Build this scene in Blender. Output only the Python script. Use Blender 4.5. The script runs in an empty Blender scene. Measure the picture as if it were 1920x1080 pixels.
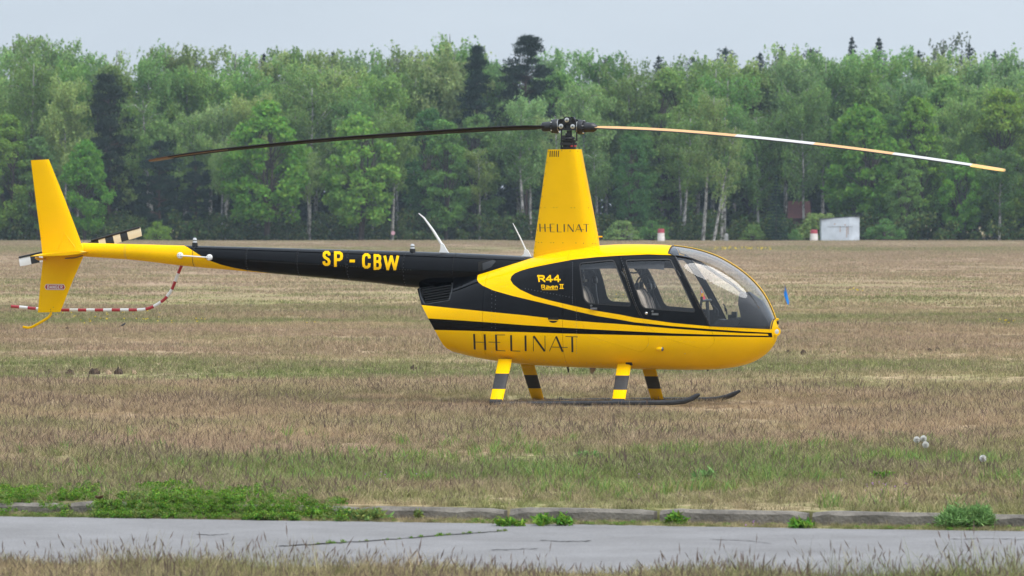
import bpy, math, random
import numpy as np
from mathutils import Vector, Matrix
from mathutils.geometry import delaunay_2d_cdt

RS = np.random.RandomState(11)
random.seed(5)
SC = bpy.context.scene
COL = SC.collection
PI = math.pi

# ------------------------------------------------------------------ camera, sky, sun, exposure
CAM_H = 2.12
F = 200.0 * 1920.0 / 36.0              # focal length in photograph pixels
PITCH = math.radians(0.726)            # looking slightly down
cam_data = bpy.data.cameras.new('camera')
cam = bpy.data.objects.new('camera', cam_data)
COL.objects.link(cam)
cam.location = (0, 0, CAM_H)
cam.rotation_euler = (PI / 2 - PITCH, 0, 0)
cam_data.lens = 200.0
cam_data.sensor_width = 36.0
cam_data.clip_start = 0.5
cam_data.clip_end = 4000.0
cam_data.dof.use_dof = True
cam_data.dof.focus_distance = 64.5
cam_data.dof.aperture_fstop = 9.0
SC.camera = cam

SUN_EL, SUN_AZ = math.radians(60.0), math.radians(128.0)    # azimuth clockwise from +Y (north); behind the camera, left
world = bpy.data.worlds.new('World')
SC.world = world
world.use_nodes = True
wn, wl = world.node_tree.nodes, world.node_tree.links
wn.clear()
w_out = wn.new('ShaderNodeOutputWorld')
w_bg = wn.new('ShaderNodeBackground')
w_bg.inputs['Strength'].default_value = 0.10
w_sky = wn.new('ShaderNodeTexSky')
w_sky.sky_type = 'NISHITA'
w_sky.sun_disc = False
w_sky.sun_elevation = SUN_EL
w_sky.sun_rotation = SUN_AZ
w_sky.air_density = 1.0
w_sky.dust_density = 2.0
w_hsv = wn.new('ShaderNodeHueSaturation')
w_hsv.inputs['Saturation'].default_value = 0.55
w_tc = wn.new('ShaderNodeTexCoord')
w_map = wn.new('ShaderNodeMapping')
w_map.inputs['Scale'].default_value = (1.6, 1.6, 5.0)
w_noi = wn.new('ShaderNodeTexNoise')
w_noi.inputs['Scale'].default_value = 1.7
w_noi.inputs['Detail'].default_value = 6.0
w_noi.inputs['Roughness'].default_value = 0.55
w_ramp = wn.new('ShaderNodeValToRGB')
w_ramp.color_ramp.elements[0].position = 0.30
w_ramp.color_ramp.elements[0].color = (2.16, 2.53, 2.99, 1)       # thicker cloud
w_ramp.color_ramp.elements[1].position = 0.72
w_ramp.color_ramp.elements[1].color = (3.26, 3.64, 4.06, 1)        # thinner cloud
w_mix = wn.new('ShaderNodeMix')
w_mix.data_type = 'RGBA'
w_mix.inputs['Factor'].default_value = 0.86                       # overcast
wl.new(w_sky.outputs['Color'], w_hsv.inputs['Color'])
wl.new(w_tc.outputs['Generated'], w_map.inputs['Vector'])
wl.new(w_map.outputs['Vector'], w_noi.inputs['Vector'])
wl.new(w_noi.outputs['Fac'], w_ramp.inputs['Fac'])
wl.new(w_hsv.outputs['Color'], w_mix.inputs['A'])
wl.new(w_ramp.outputs['Color'], w_mix.inputs['B'])
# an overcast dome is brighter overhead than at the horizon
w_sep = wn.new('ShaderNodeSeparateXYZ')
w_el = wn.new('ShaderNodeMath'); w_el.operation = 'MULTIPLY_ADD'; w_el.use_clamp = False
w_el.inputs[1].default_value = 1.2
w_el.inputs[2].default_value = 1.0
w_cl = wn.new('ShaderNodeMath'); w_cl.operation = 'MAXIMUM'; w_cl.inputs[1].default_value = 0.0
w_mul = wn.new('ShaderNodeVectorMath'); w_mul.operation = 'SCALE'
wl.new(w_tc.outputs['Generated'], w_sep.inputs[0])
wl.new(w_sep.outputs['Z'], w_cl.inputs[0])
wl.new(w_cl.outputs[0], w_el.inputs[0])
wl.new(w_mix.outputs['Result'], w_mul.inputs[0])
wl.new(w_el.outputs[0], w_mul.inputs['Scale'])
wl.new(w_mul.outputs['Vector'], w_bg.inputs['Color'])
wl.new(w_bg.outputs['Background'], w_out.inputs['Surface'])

sun_data = bpy.data.lights.new('sun', 'SUN')
sun_data.energy = 1.5
sun_data.angle = math.radians(40.0)
sun_data.color = (1.0, 0.965, 0.91)
sun = bpy.data.objects.new('sun', sun_data)
COL.objects.link(sun)
sd = Vector((math.sin(SUN_AZ) * math.cos(SUN_EL), math.cos(SUN_AZ) * math.cos(SUN_EL), math.sin(SUN_EL)))
sun.rotation_euler = sd.to_track_quat('Z', 'Y').to_euler()

SC.view_settings.view_transform = 'Standard'
SC.view_settings.look = 'None'
SC.view_settings.exposure = 1.20
SC.view_settings.gamma = 1.0
SC.view_settings.use_curve_mapping = False
SC.render.engine = 'CYCLES'
cy = SC.cycles
cy.max_bounces = 8
cy.diffuse_bounces = 3
cy.glossy_bounces = 3
cy.transmission_bounces = 4
cy.transparent_max_bounces = 24
cy.volume_bounces = 0
cy.caustics_reflective = False
cy.caustics_refractive = False
cy.use_denoising = True
cy.sample_clamp_indirect = 6.0

# ------------------------------------------------------------------ measuring helpers (photograph pixel -> metres in the place)
def ray(px, py):
    a, b = (px - 960.0) / F, (540.0 - py) / F
    f = np.array((0, math.cos(PITCH), -math.sin(PITCH)))
    u = np.array((0, math.sin(PITCH), math.cos(PITCH)))
    return f + u * b + np.array((1.0, 0, 0)) * a

CO = np.array((0, 0, CAM_H))
def on_ground(px, py, z=0.0):
    d = ray(px, py)
    return CO + d * ((z - CAM_H) / d[2])

def at_depth(px, py, Y):
    d = ray(px, py)
    return CO + d * (Y / d[1])

YAW = math.radians(-13.0)
HELI = np.array((0.660, 65.2, 0.0))
_c, _s = math.cos(YAW), math.sin(YAW)
def to_heli(p):
    q = p - HELI
    return np.array((_c * q[0] + _s * q[1], -_s * q[0] + _c * q[1], q[2]))
HO = to_heli(CO)
def loc(px, py, ly=0.0):
    """pixel -> (x, z) of the helicopter's own frame, on its plane y = ly"""
    d = ray(px, py)
    d = np.array((_c * d[0] + _s * d[1], -_s * d[0] + _c * d[1], d[2]))
    t = (ly - HO[1]) / d[1]
    p = HO + d * t
    return p[0], p[2]
def L3(px, py, ly=0.0):
    x, z = loc(px, py, ly)
    return np.array((x, ly, z))

# ------------------------------------------------------------------ mesh helpers
class MB:
    """collects shapes, builds ONE mesh object"""
    def __init__(s):
        s.v, s.f, s.m = [], [], []
    def add(s, verts, faces, mat=0):
        b = len(s.v)
        s.v.extend([tuple(map(float, p)) for p in verts])
        s.f.extend([tuple(i + b for i in f) for f in faces])
        s.m.extend([mat] * len(faces) if isinstance(mat, int) else list(mat))
        return s
    def box(s, c, size, mat=0, rot=None):
        hx, hy, hz = size[0] / 2, size[1] / 2, size[2] / 2
        vs = [Vector((x, y, z)) for x in (-hx, hx) for y in (-hy, hy) for z in (-hz, hz)]
        if rot is not None:
            vs = [rot @ v for v in vs]
        vs = [(v.x + c[0], v.y + c[1], v.z + c[2]) for v in vs]
        return s.add(vs, [(0, 1, 3, 2), (4, 6, 7, 5), (0, 4, 5, 1), (2, 3, 7, 6), (0, 2, 6, 4), (1, 5, 7, 3)], mat)
    def tube(s, path, r, n=8, mat=0, caps=True, flat=None):
        path = [np.array(p, float) for p in path]
        k = len(path)
        rr = [r] * k if np.isscalar(r) else list(r)
        ref = np.array((0.0, 0.0, 1.0))
        rings = []
        up = None
        for i in range(k):
            t = path[min(i + 1, k - 1)] - path[max(i - 1, 0)]
            t = t / (np.linalg.norm(t) + 1e-12)
            if up is None:
                up = ref if abs(t[2]) < 0.9 else np.array((0.0, 1.0, 0.0))
            up = up - t * np.dot(up, t)
            up = up / (np.linalg.norm(up) + 1e-12)
            sd_ = np.cross(t, up)
            rings.append([path[i] + rr[i] * (math.cos(2 * PI * j / n) * up * (flat or 1.0) + math.sin(2 * PI * j / n) * sd_) for j in range(n)])
        vs = [p for rg in rings for p in rg]
        fs, ms = [], []
        for i in range(k - 1):
            for j in range(n):
                fs.append((i * n + j, i * n + (j + 1) % n, (i + 1) * n + (j + 1) % n, (i + 1) * n + j))
                ms.append(mat if isinstance(mat, int) else mat[i])
        if caps:
            fs.append(tuple(range(n))[::-1]); ms.append(mat if isinstance(mat, int) else mat[0])
            fs.append(tuple((k - 1) * n + j for j in range(n))); ms.append(mat if isinstance(mat, int) else mat[-1])
        fs = [f[::-1] for f in fs]
        return s.add(vs, fs, ms)
    def loft(s, rings, mat=0, caps=True, closed=True):
        n = len(rings[0])
        vs = [p for rg in rings for p in rg]
        fs = []
        for i in range(len(rings) - 1):
            for j in range(n if closed else n - 1):
                fs.append((i * n + j, i * n + (j + 1) % n, (i + 1) * n + (j + 1) % n, (i + 1) * n + j))
        if caps:
            fs.append(tuple(range(n))[::-1])
            fs.append(tuple((len(rings) - 1) * n + j for j in range(n)))
        return s.add(vs, fs, mat)
    def lathe(s, prof, axis0, axisdir, n=16, mat=0):
        """prof: (distance along the axis, radius)"""
        d = np.array(axisdir, float); d /= np.linalg.norm(d)
        p = np.array(axis0, float)
        return s.tube([p + d * a for a, r in prof], [max(r, 1e-4) for a, r in prof], n, mat)
    def prism(s, poly, y0, y1, mat=0):
        """poly: (x, z) outline, extruded along y"""
        n = len(poly)
        vs = [(x, y0, z) for x, z in poly] + [(x, y1, z) for x, z in poly]
        fs = [tuple(range(n)), tuple(range(2 * n - 1, n - 1, -1))]
        for i in range(n):
            fs.append((i, i + n, (i + 1) % n + n, (i + 1) % n))
        return s.add(vs, fs, mat)
    def build(s, name, mats, parent=None, smooth=True, angle=35):
        me = bpy.data.meshes.new(name)
        me.from_pydata(s.v, [], s.f)
        for m in (mats if isinstance(mats, (list, tuple)) else [mats]):
            me.materials.append(m)
        me.polygons.foreach_set('material_index', s.m)
        if smooth:
            me.polygons.foreach_set('use_smooth', [True] * len(me.polygons))
            me.update()
            me.set_sharp_from_angle(angle=math.radians(angle))
        import bmesh
        bm = bmesh.new(); bm.from_mesh(me)
        bmesh.ops.recalc_face_normals(bm, faces=bm.faces)
        bm.to_mesh(me); bm.free()
        me.update()
        return link(name, me, parent)

def link(name, data, parent=None):
    o = bpy.data.objects.new(name, data)
    COL.objects.link(o)
    if parent is not None:
        o.parent = parent
    return o
def tag(o, label=None, cat=None, group=None, kind=None):
    for k, v in (('label', label), ('category', cat), ('group', group), ('kind', kind)):
        if v:
            o[k] = v
    return o
def empty(name, p, rz=0.0):
    o = link(name, None)
    o.empty_display_size = 0.3
    o.location = p
    o.rotation_euler = (0, 0, rz)
    return o

# ------------------------------------------------------------------ materials
def new_mat(name):
    m = bpy.data.materials.new(name)
    m.use_nodes = True
    n, l = m.node_tree.nodes, m.node_tree.links
    n.clear()
    out = n.new('ShaderNodeOutputMaterial')
    return m, n, l, out
def principled(name, col, rough=0.5, metal=0.0, coat=0.0, noise=0.0, nscale=8.0, bump=0.0, bscale=60.0, spec=0.5, coat_rough=0.06, coat_ior=1.5):
    m, n, l, out = new_mat(name)
    b = n.new('ShaderNodeBsdfPrincipled')
    b.inputs['Base Color'].default_value = (*col, 1)
    b.inputs['Roughness'].default_value = rough
    b.inputs['Metallic'].default_value = metal
    b.inputs['Specular IOR Level'].default_value = spec
    b.inputs['Coat Weight'].default_value = coat
    b.inputs['Coat Roughness'].default_value = coat_rough
    b.inputs['Coat IOR'].default_value = coat_ior
    tc = n.new('ShaderNodeTexCoord')
    if noise:
        t = n.new('ShaderNodeTexNoise')
        t.inputs['Scale'].default_value = nscale
        t.inputs['Detail'].default_value = 5
        l.new(tc.outputs['Object'], t.inputs['Vector'])
        r = n.new('ShaderNodeValToRGB')
        r.color_ramp.elements[0].position = 0.3
        r.color_ramp.elements[1].position = 0.75
        r.color_ramp.elements[0].color = (*[c * (1 - noise) for c in col], 1)
        r.color_ramp.elements[1].color = (*[min(1, c * (1 + noise)) for c in col], 1)
        l.new(t.outputs['Fac'], r.inputs['Fac'])
        l.new(r.outputs['Color'], b.inputs['Base Color'])
    if bump:
        t2 = n.new('ShaderNodeTexNoise')
        t2.inputs['Scale'].default_value = bscale
        t2.inputs['Detail'].default_value = 4
        l.new(tc.outputs['Object'], t2.inputs['Vector'])
        bp = n.new('ShaderNodeBump')
        bp.inputs['Strength'].default_value = bump
        bp.inputs['Distance'].default_value = 0.02
        l.new(t2.outputs['Fac'], bp.inputs['Height'])
        l.new(bp.outputs['Normal'], b.inputs['Normal'])
    l.new(b.outputs['BSDF'], out.inputs['Surface'])
    return m

M = {}
M['yellow'] = principled('yellow_paint', (0.86, 0.490, 0.001), 0.45, coat=0.4, spec=0.0, coat_ior=1.28, noise=0.04, nscale=3.0, bump=0.03, bscale=2.2)
M['black'] = principled('black_paint', (0.0032, 0.0035, 0.0044), 0.3, coat=0.9, spec=0.0, coat_ior=1.28, noise=0.2, nscale=4.0, bump=0.035, bscale=2.2, coat_rough=0.04)
M['satin'] = principled('satin_black', (0.012, 0.013, 0.015), 0.42, noise=0.3, nscale=20)
M['band'] = principled('dark_grip_band', (0.022, 0.023, 0.026), 0.6, noise=0.25, nscale=30)
M['rubber'] = principled('black_rubber', (0.010, 0.010, 0.011), 0.6)
M['steel'] = principled('bright_steel', (0.62, 0.60, 0.56), 0.25, metal=1.0)
M['greymetal'] = principled('grey_metal', (0.20, 0.205, 0.215), 0.38, metal=0.8, noise=0.2, nscale=15)
M['skid'] = principled('worn_skid_metal', (0.030, 0.031, 0.034), 0.5, metal=0.3, noise=0.4, nscale=9)
M['white'] = principled('white_paint', (0.74, 0.74, 0.73), 0.35, coat=0.2)
M['cream'] = principled('cream_paint', (0.74, 0.62, 0.42), 0.4, coat=0.2)
M['red'] = principled('red_paint', (0.38, 0.018, 0.028), 0.4, coat=0.2)
M['bladetan'] = principled('blade_orange_tan', (0.54, 0.31, 0.12), 0.6, noise=0.1)
M['bladewhite'] = principled('blade_white', (0.47, 0.46, 0.44), 0.6, noise=0.06)
M['bladeunder'] = principled('blade_black', (0.010, 0.009, 0.009), 0.7, spec=0.2)
M['bladeedge'] = principled('blade_worn_edge', (0.16, 0.075, 0.045), 0.45, noise=0.2)
M['tip'] = principled('blade_tip_yellow', (0.72, 0.36, 0.02), 0.35, coat=0.3)
M['seat'] = principled('beige_upholstery', (0.34, 0.285, 0.235), 0.85, noise=0.15, nscale=40)
M['trim'] = principled('beige_trim', (0.40, 0.34, 0.27), 0.8, noise=0.1)
M['liner'] = principled('dark_cabin_liner', (0.020, 0.021, 0.024), 0.8, noise=0.2)
M['strap'] = principled('grey_webbing', (0.028, 0.030, 0.035), 0.9)
M['slot'] = principled('dark_slot', (0.004, 0.004, 0.004), 0.9)
M['ink'] = principled('black_lettering', (0.010, 0.009, 0.008), 0.4)
M['lensclear'] = principled('clear_lens', (0.52, 0.54, 0.55), 0.08, coat=1.0)
M['lensdark'] = principled('smoked_lens', (0.06, 0.065, 0.07), 0.08, coat=1.0)
M['flagblue'] = principled('blue_flag_cloth', (0.004, 0.20, 0.66), 0.8)
M['flagred'] = principled('red_flag_cloth', (0.62, 0.05, 0.10), 0.8)
M['flaglight'] = principled('pale_blue_cloth', (0.22, 0.45, 0.62), 0.8)
M['stick'] = principled('pale_wood_stick', (0.42, 0.26, 0.14), 0.8)

def glass_mat(name, tint, fac_add=0.0, power=3.2):
    """acrylic sheet: clear with a Fresnel gloss"""
    m, n, l, out = new_mat(name)
    tr = n.new('ShaderNodeBsdfTransparent')
    tr.inputs['Color'].default_value = (*tint, 1)
    gl = n.new('ShaderNodeBsdfGlossy')
    gl.inputs['Roughness'].default_value = 0.012
    gl.inputs['Color'].default_value = (0.95, 0.97, 1.0, 1)
    geo = n.new('ShaderNodeNewGeometry')
    dot = n.new('ShaderNodeVectorMath'); dot.operation = 'DOT_PRODUCT'
    l.new(geo.outputs['Normal'], dot.inputs[0]); l.new(geo.outputs['Incoming'], dot.inputs[1])
    ab = n.new('ShaderNodeMath'); ab.operation = 'ABSOLUTE'
    l.new(dot.outputs['Value'], ab.inputs[0])
    om = n.new('ShaderNodeMath'); om.operation = 'SUBTRACT'; om.inputs[0].default_value = 1.0
    l.new(ab.outputs[0], om.inputs[1])
    fr = n.new('ShaderNodeMath'); fr.operation = 'POWER'; fr.inputs[1].default_value = power
    l.new(om.outputs[0], fr.inputs[0])
    tc = n.new('ShaderNodeTexCoord')
    no = n.new('ShaderNodeTexNoise')
    no.inputs['Scale'].default_value = 2.3
    no.inputs['Detail'].default_value = 2
    bp = n.new('ShaderNodeBump')
    bp.inputs['Strength'].default_value = 0.06
    bp.inputs['Distance'].default_value = 0.03
    l.new(tc.outputs['Object'], no.inputs['Vector'])
    l.new(no.outputs['Fac'], bp.inputs['Height'])
    l.new(bp.outputs['Normal'], gl.inputs['Normal'])
    ad = n.new('ShaderNodeMath'); ad.operation = 'MULTIPLY_ADD'
    ad.inputs[1].default_value = 0.92 - fac_add
    ad.inputs[2].default_value = fac_add
    mx = n.new('ShaderNodeMixShader')
    l.new(fr.outputs[0], ad.inputs[0])
    l.new(ad.outputs['Value'], mx.inputs['Fac'])
    l.new(tr.outputs['BSDF'], mx.inputs[1])
    l.new(gl.outputs['BSDF'], mx.inputs[2])
    l.new(mx.outputs['Shader'], out.inputs['Surface'])
    return m
M['glass'] = glass_mat('door_acrylic', (0.93, 0.94, 0.94), 0.035)
M['windshield'] = glass_mat('windshield_acrylic', (0.93, 0.945, 0.96), 0.035, 2.8)

# ---- field colour: one recipe shared by the ground and the grass that grows on it
def field_colour_group():
    g = bpy.data.node_groups.new('field_colour', 'ShaderNodeTree')
    g.interface.new_socket('Color', in_out='OUTPUT', socket_type='NodeSocketColor')
    g.interface.new_socket('Green', in_out='OUTPUT', socket_type='NodeSocketFloat')
    n, l = g.nodes, g.links
    go = n.new('NodeGroupOutput')
    geo = n.new('ShaderNodeNewGeometry')
    def noise(scale, detail, rough=0.6, sx=1.0):
        t = n.new('ShaderNodeTexNoise')
        t.inputs['Scale'].default_value = scale
        t.inputs['Detail'].default_value = detail
        t.inputs['Roughness'].default_value = rough
        mp = n.new('ShaderNodeMapping')
        mp.inputs['Scale'].default_value = (sx, 1, 0.0)
        mp.inputs['Location'].default_value = (scale * 7.3, scale * 3.1, 0)
        l.new(geo.outputs['Position'], mp.inputs['Vector'])
        l.new(mp.outputs['Vector'], t.inputs['Vector'])
        return t.outputs['Fac']
    def math_(op, a, b, clamp=False):
        m = n.new('ShaderNodeMath'); m.operation = op; m.use_clamp = clamp
        for i, x in enumerate((a, b)):
            if isinstance(x, (int, float)):
                m.inputs[i].default_value = x
            else:
                l.new(x, m.inputs[i])
        return m.outputs[0]
    def mix(f, a, b):
        m = n.new('ShaderNodeMix'); m.data_type = 'RGBA'
        l.new(f, m.inputs['Factor'])
        for k, x in (('A', a), ('B', b)):
            if isinstance(x, tuple):
                m.inputs[k].default_value = (*x, 1)
            else:
                l.new(x, m.inputs[k])
        return m.outputs['Result']
    def ramp(f, pts):
        r = n.new('ShaderNodeValToRGB')
        e = r.color_ramp.elements
        e[0].position, e[0].color = pts[0][0], (*pts[0][1], 1)
        e[1].position, e[1].color = pts[-1][0], (*pts[-1][1], 1)
        for p, c in pts[1:-1]:
            x = e.new(p); x.color = (*c, 1)
        l.new(f, r.inputs['Fac'])
        return r.outputs['Color']
    sep = n.new('ShaderNodeSeparateXYZ')
    l.new(geo.outputs['Position'], sep.inputs[0])
    t = math_('DIVIDE', 34.0, sep.outputs['Y'])
    zone = [(.0, .35), (.068, .30), (.082, .12), (.092, .50), (.103, .12), (.13, .05), (.20, .22), (.235, .42), (.255, .20), (.283, .50), (.30, .45), (.318, .08),
            (.345, .05), (.375, .20), (.40, .38), (.435, .66), (.455, .42), (.468, .12), (.49, .34), (.505, .22), (.53, .12), (.60, .14), (.64, .30), (.675, .52),
            (.72, .58), (.76, .40), (.80, .45), (.90, .45), (1.0, .62)]
    zr = ramp(t, [(p, (v, v, v)) for p, v in zone[:32]])
    zr = [zr][0]
    big = noise(0.16, 5, 0.62)
    med = noise(0.9, 4, 0.6)
    fine = noise(6.0, 4, 0.65)
    hue = noise(0.11, 7, 0.72, 0.6)
    gsum = math_('ADD', zr, math_('ADD', math_('MULTIPLY', math_('SUBTRACT', big, 0.5), 1.9), math_('MULTIPLY', math_('SUBTRACT', med, 0.5), 1.5)))
    green = math_('MULTIPLY', math_('SUBTRACT', gsum, 0.07), 1.5, True)
    dry = ramp(hue, [(0.30, (0.235, 0.165, 0.118)), (0.40, (0.33, 0.240, 0.170)), (0.48, (0.265, 0.200, 0.128)), (0.56, (0.35, 0.265, 0.168)), (0.64, (0.39, 0.305, 0.185)), (0.74, (0.225, 0.175, 0.100))])
    grn = ramp(med, [(0.30, (0.085, 0.125, 0.040)), (0.55, (0.150, 0.185, 0.060)), (0.75, (0.235, 0.235, 0.09))])
    far = math_('MULTIPLY', math_('SUBTRACT', 0.26, t), 5.0, True)
    dry = mix(math_('MULTIPLY', far, 0.8), dry, (0.29, 0.215, 0.165))
    c = mix(green, dry, grn)
    c2 = mix(math_('MULTIPLY', math_('SUBTRACT', fine, 0.46), 3.2, True), c, (0.47, 0.375, 0.25))
    dark = ramp(fine, [(0.28, (0.42, 0.40, 0.40)), (0.5, (1, 1, 1)), (0.72, (1.0, 1.0, 1.0))])
    mm = n.new('ShaderNodeMix'); mm.data_type = 'RGBA'; mm.blend_type = 'MULTIPLY'
    mm.inputs['Factor'].default_value = 1.0
    c3 = mix(math_('MULTIPLY', green, 0.0), c2, c2)
    l.new(c3, mm.inputs['A']); l.new(dark, mm.inputs['B'])
    l.new(mm.outputs['Result'], go.inputs['Color'])
    l.new(green, go.inputs['Green'])
    return g
FIELD = field_colour_group()

def ground_mat():
    m, n, l, out = new_mat('field_soil_and_thatch')
    b = n.new('ShaderNodeBsdfDiffuse')
    g = n.new('ShaderNodeGroup'); g.node_tree = FIELD
    mu = n.new('ShaderNodeMix'); mu.data_type = 'RGBA'; mu.blend_type = 'MULTIPLY'
    mu.inputs['Factor'].default_value = 1.0
    mu.inputs['B'].default_value = (1.0, 0.98, 0.97, 1)
    l.new(g.outputs['Color'], mu.inputs['A'])
    l.new(mu.outputs['Result'], b.inputs['Color'])
    l.new(b.outputs['BSDF'], out.inputs['Surface'])
    return m
M['ground'] = ground_mat()

def leaf_mat(name, col=None, var=0.25, transl=0.35, use_field=False, gain=1.0, spread=0.5):
    """leaf or blade: diffuse and translucent, each one a little different"""
    m, n, l, out = new_mat(name)
    geo = n.new('ShaderNodeNewGeometry')
    if use_field:
        g = n.new('ShaderNodeGroup'); g.node_tree = FIELD
        src = g.outputs['Color']
    elif col is None:
        oi = n.new('ShaderNodeObjectInfo')
        src = oi.outputs['Color']
    else:
        rg = n.new('ShaderNodeRGB'); rg.outputs[0].default_value = (*col, 1)
        src = rg.outputs[0]
    h = n.new('ShaderNodeHueSaturation')
    mr = n.new('ShaderNodeMapRange')
    mr.inputs['To Min'].default_value = gain * (1 - var)
    mr.inputs['To Max'].default_value = gain * (1 + var)
    l.new(geo.outputs['Random Per Island'], mr.inputs['Value'])
    l.new(mr.outputs['Result'], h.inputs['Value'])
    wn2 = n.new('ShaderNodeTexWhiteNoise'); wn2.noise_dimensions = '1D'
    l.new(geo.outputs['Random Per Island'], wn2.inputs['W'])
    mr2 = n.new('ShaderNodeMapRange')
    mr2.inputs['To Min'].default_value = 0.5 - 0.03 * spread
    mr2.inputs['To Max'].default_value = 0.5 + 0.03 * spread
    l.new(wn2.outputs['Value'], mr2.inputs['Value'])
    l.new(mr2.outputs['Result'], h.inputs['Hue'])
    l.new(src, h.inputs['Color'])
    d = n.new('ShaderNodeBsdfDiffuse'); t = n.new('ShaderNodeBsdfTranslucent')
    mx = n.new('ShaderNodeMixShader'); mx.inputs['Fac'].default_value = transl
    l.new(h.outputs['Color'], d.inputs['Color'])
    l.new(h.outputs['Color'], t.inputs['Color'])
    l.new(d.outputs['BSDF'], mx.inputs[1]); l.new(t.outputs['BSDF'], mx.inputs[2])
    l.new(mx.outputs['Shader'], out.inputs['Surface'])
    return m
M['grass'] = leaf_mat('dry_grass_blades', var=0.42, use_field=True, gain=1.2, transl=0.45, spread=0.6)
M['greenblade'] = leaf_mat('fresh_green_blades', (0.185, 0.255, 0.075), var=0.5, spread=2.0)
M['weed'] = leaf_mat('weed_leaves', (0.14, 0.27, 0.04), var=0.6, spread=1.4)
M['tansy'] = leaf_mat('feathery_weed_leaves', (0.19, 0.32, 0.11), var=0.5)
M['seedhead'] = leaf_mat('purple_brown_seed_heads', (0.19, 0.14, 0.115), var=0.4)
M['needle'] = leaf_mat('tree_needles', None, var=0.35, transl=0.12)
M['leaf'] = leaf_mat('tree_leaves', None, var=0.30, transl=0.46, spread=0.7)
M['floweryellow'] = principled('yellow_petals', (0.72, 0.55, 0.02), 0.7)
M['flowerpurple'] = principled('purple_petals', (0.45, 0.22, 0.55), 0.7)
M['fluff'] = leaf_mat('dandelion_fluff', (0.78, 0.77, 0.74), var=0.1, transl=0.5)
M['stem'] = principled('green_stem', (0.16, 0.20, 0.07), 0.7)
M['soil'] = principled('dug_soil', (0.075, 0.050, 0.034), 0.95, noise=0.6, nscale=14, bump=0.8, bscale=30)
M['straw'] = principled('pale_thatch', (0.40, 0.29, 0.19), 0.9, noise=0.35, nscale=16, bump=0.6, bscale=30)

def bark_birch():
    m, n, l, out = new_mat('birch_bark')
    b = n.new('ShaderNodeBsdfPrincipled')
    b.inputs['Roughness'].default_value = 0.8
    tc = n.new('ShaderNodeTexCoord')
    mp = n.new('ShaderNodeMapping'); mp.inputs['Scale'].default_value = (2.2, 2.2, 1.1)
    t = n.new('ShaderNodeTexNoise'); t.inputs['Scale'].default_value = 1.7; t.inputs['Detail'].default_value = 5
    t.inputs['Roughness'].default_value = 0.7
    r = n.new('ShaderNodeValToRGB')
    r.color_ramp.elements[0].position = 0.42; r.color_ramp.elements[0].color = (0.045, 0.04, 0.036, 1)
    r.color_ramp.elements[1].position = 0.56; r.color_ramp.elements[1].color = (0.39, 0.38, 0.36, 1)
    l.new(tc.outputs['Object'], mp.inputs['Vector']); l.new(mp.outputs['Vector'], t.inputs['Vector'])
    l.new(t.outputs['Fac'], r.inputs['Fac']); l.new(r.outputs['Color'], b.inputs['Base Color'])
    l.new(b.outputs['BSDF'], out.inputs['Surface'])
    return m
M['birch'] = bark_birch()
M['bark'] = principled('brown_bark', (0.060, 0.045, 0.036), 0.9, noise=0.4, nscale=3)
M['pinebark'] = principled('pine_bark', (0.085, 0.050, 0.034), 0.9, noise=0.4, nscale=2)

def asphalt():
    m, n, l, out = new_mat('worn_asphalt')
    b = n.new('ShaderNodeBsdfPrincipled'); b.inputs['Roughness'].default_value = 0.85
    b.inputs['Specular IOR Level'].default_value = 0.25
    geo = n.new('ShaderNodeNewGeometry')
    t = n.new('ShaderNodeTexNoise'); t.inputs['Scale'].default_value = 60; t.inputs['Detail'].default_value = 6; t.inputs['Roughness'].default_value = 0.8
    t2 = n.new('ShaderNodeTexNoise'); t2.inputs['Scale'].default_value = 0.9; t2.inputs['Detail'].default_value = 10; t2.inputs['Roughness'].default_value = 0.72
    l.new(geo.outputs['Position'], t.inputs['Vector']); l.new(geo.outputs['Position'], t2.inputs['Vector'])
    r = n.new('ShaderNodeValToRGB')
    r.color_ramp.elements[0].position = 0.30; r.color_ramp.elements[0].color = (0.13, 0.128, 0.130, 1)
    r.color_ramp.elements[1].position = 0.68; r.color_ramp.elements[1].color = (0.275, 0.268, 0.268, 1)
    r2 = n.new('ShaderNodeValToRGB')
    r2.color_ramp.elements[0].position = 0.35; r2.color_ramp.elements[0].color = (0.74, 0.73, 0.72, 1)
    r2.color_ramp.elements[1].position = 0.65; r2.color_ramp.elements[1].color = (1, 1, 1, 1)
    mu = n.new('ShaderNodeMix'); mu.data_type = 'RGBA'; mu.blend_type = 'MULTIPLY'; mu.inputs['Factor'].default_value = 1
    l.new(t.outputs['Fac'], r.inputs['Fac']); l.new(t2.outputs['Fac'], r2.inputs['Fac'])
    l.new(r.outputs['Color'], mu.inputs['A']); l.new(r2.outputs['Color'], mu.inputs['B'])
    l.new(mu.outputs['Result'], b.inputs['Base Color'])
    bp = n.new('ShaderNodeBump'); bp.inputs['Strength'].default_value = 0.5; bp.inputs['Distance'].default_value = 0.006
    l.new(t.outputs['Fac'], bp.inputs['Height']); l.new(bp.outputs['Normal'], b.inputs['Normal'])
    l.new(b.outputs['BSDF'], out.inputs['Surface'])
    return m
M['asphalt'] = asphalt()
M['crack'] = principled('crack_filler', (0.035, 0.033, 0.03), 0.9)
M['concrete'] = principled('weathered_concrete', (0.15, 0.135, 0.115), 0.9, noise=0.45, nscale=7, bump=0.6, bscale=45)
M['shed'] = principled('weathered_sheet_metal', (0.46, 0.51, 0.57), 0.55, noise=0.16, nscale=1.6)
M['rust'] = principled('rust_stain', (0.34, 0.20, 0.13), 0.8, noise=0.4, nscale=5)
M['roofdark'] = principled('dark_roofing', (0.05, 0.055, 0.065), 0.8)
M['markerwhite'] = principled('marker_white', (0.66, 0.62, 0.60), 0.6, noise=0.1)
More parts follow.
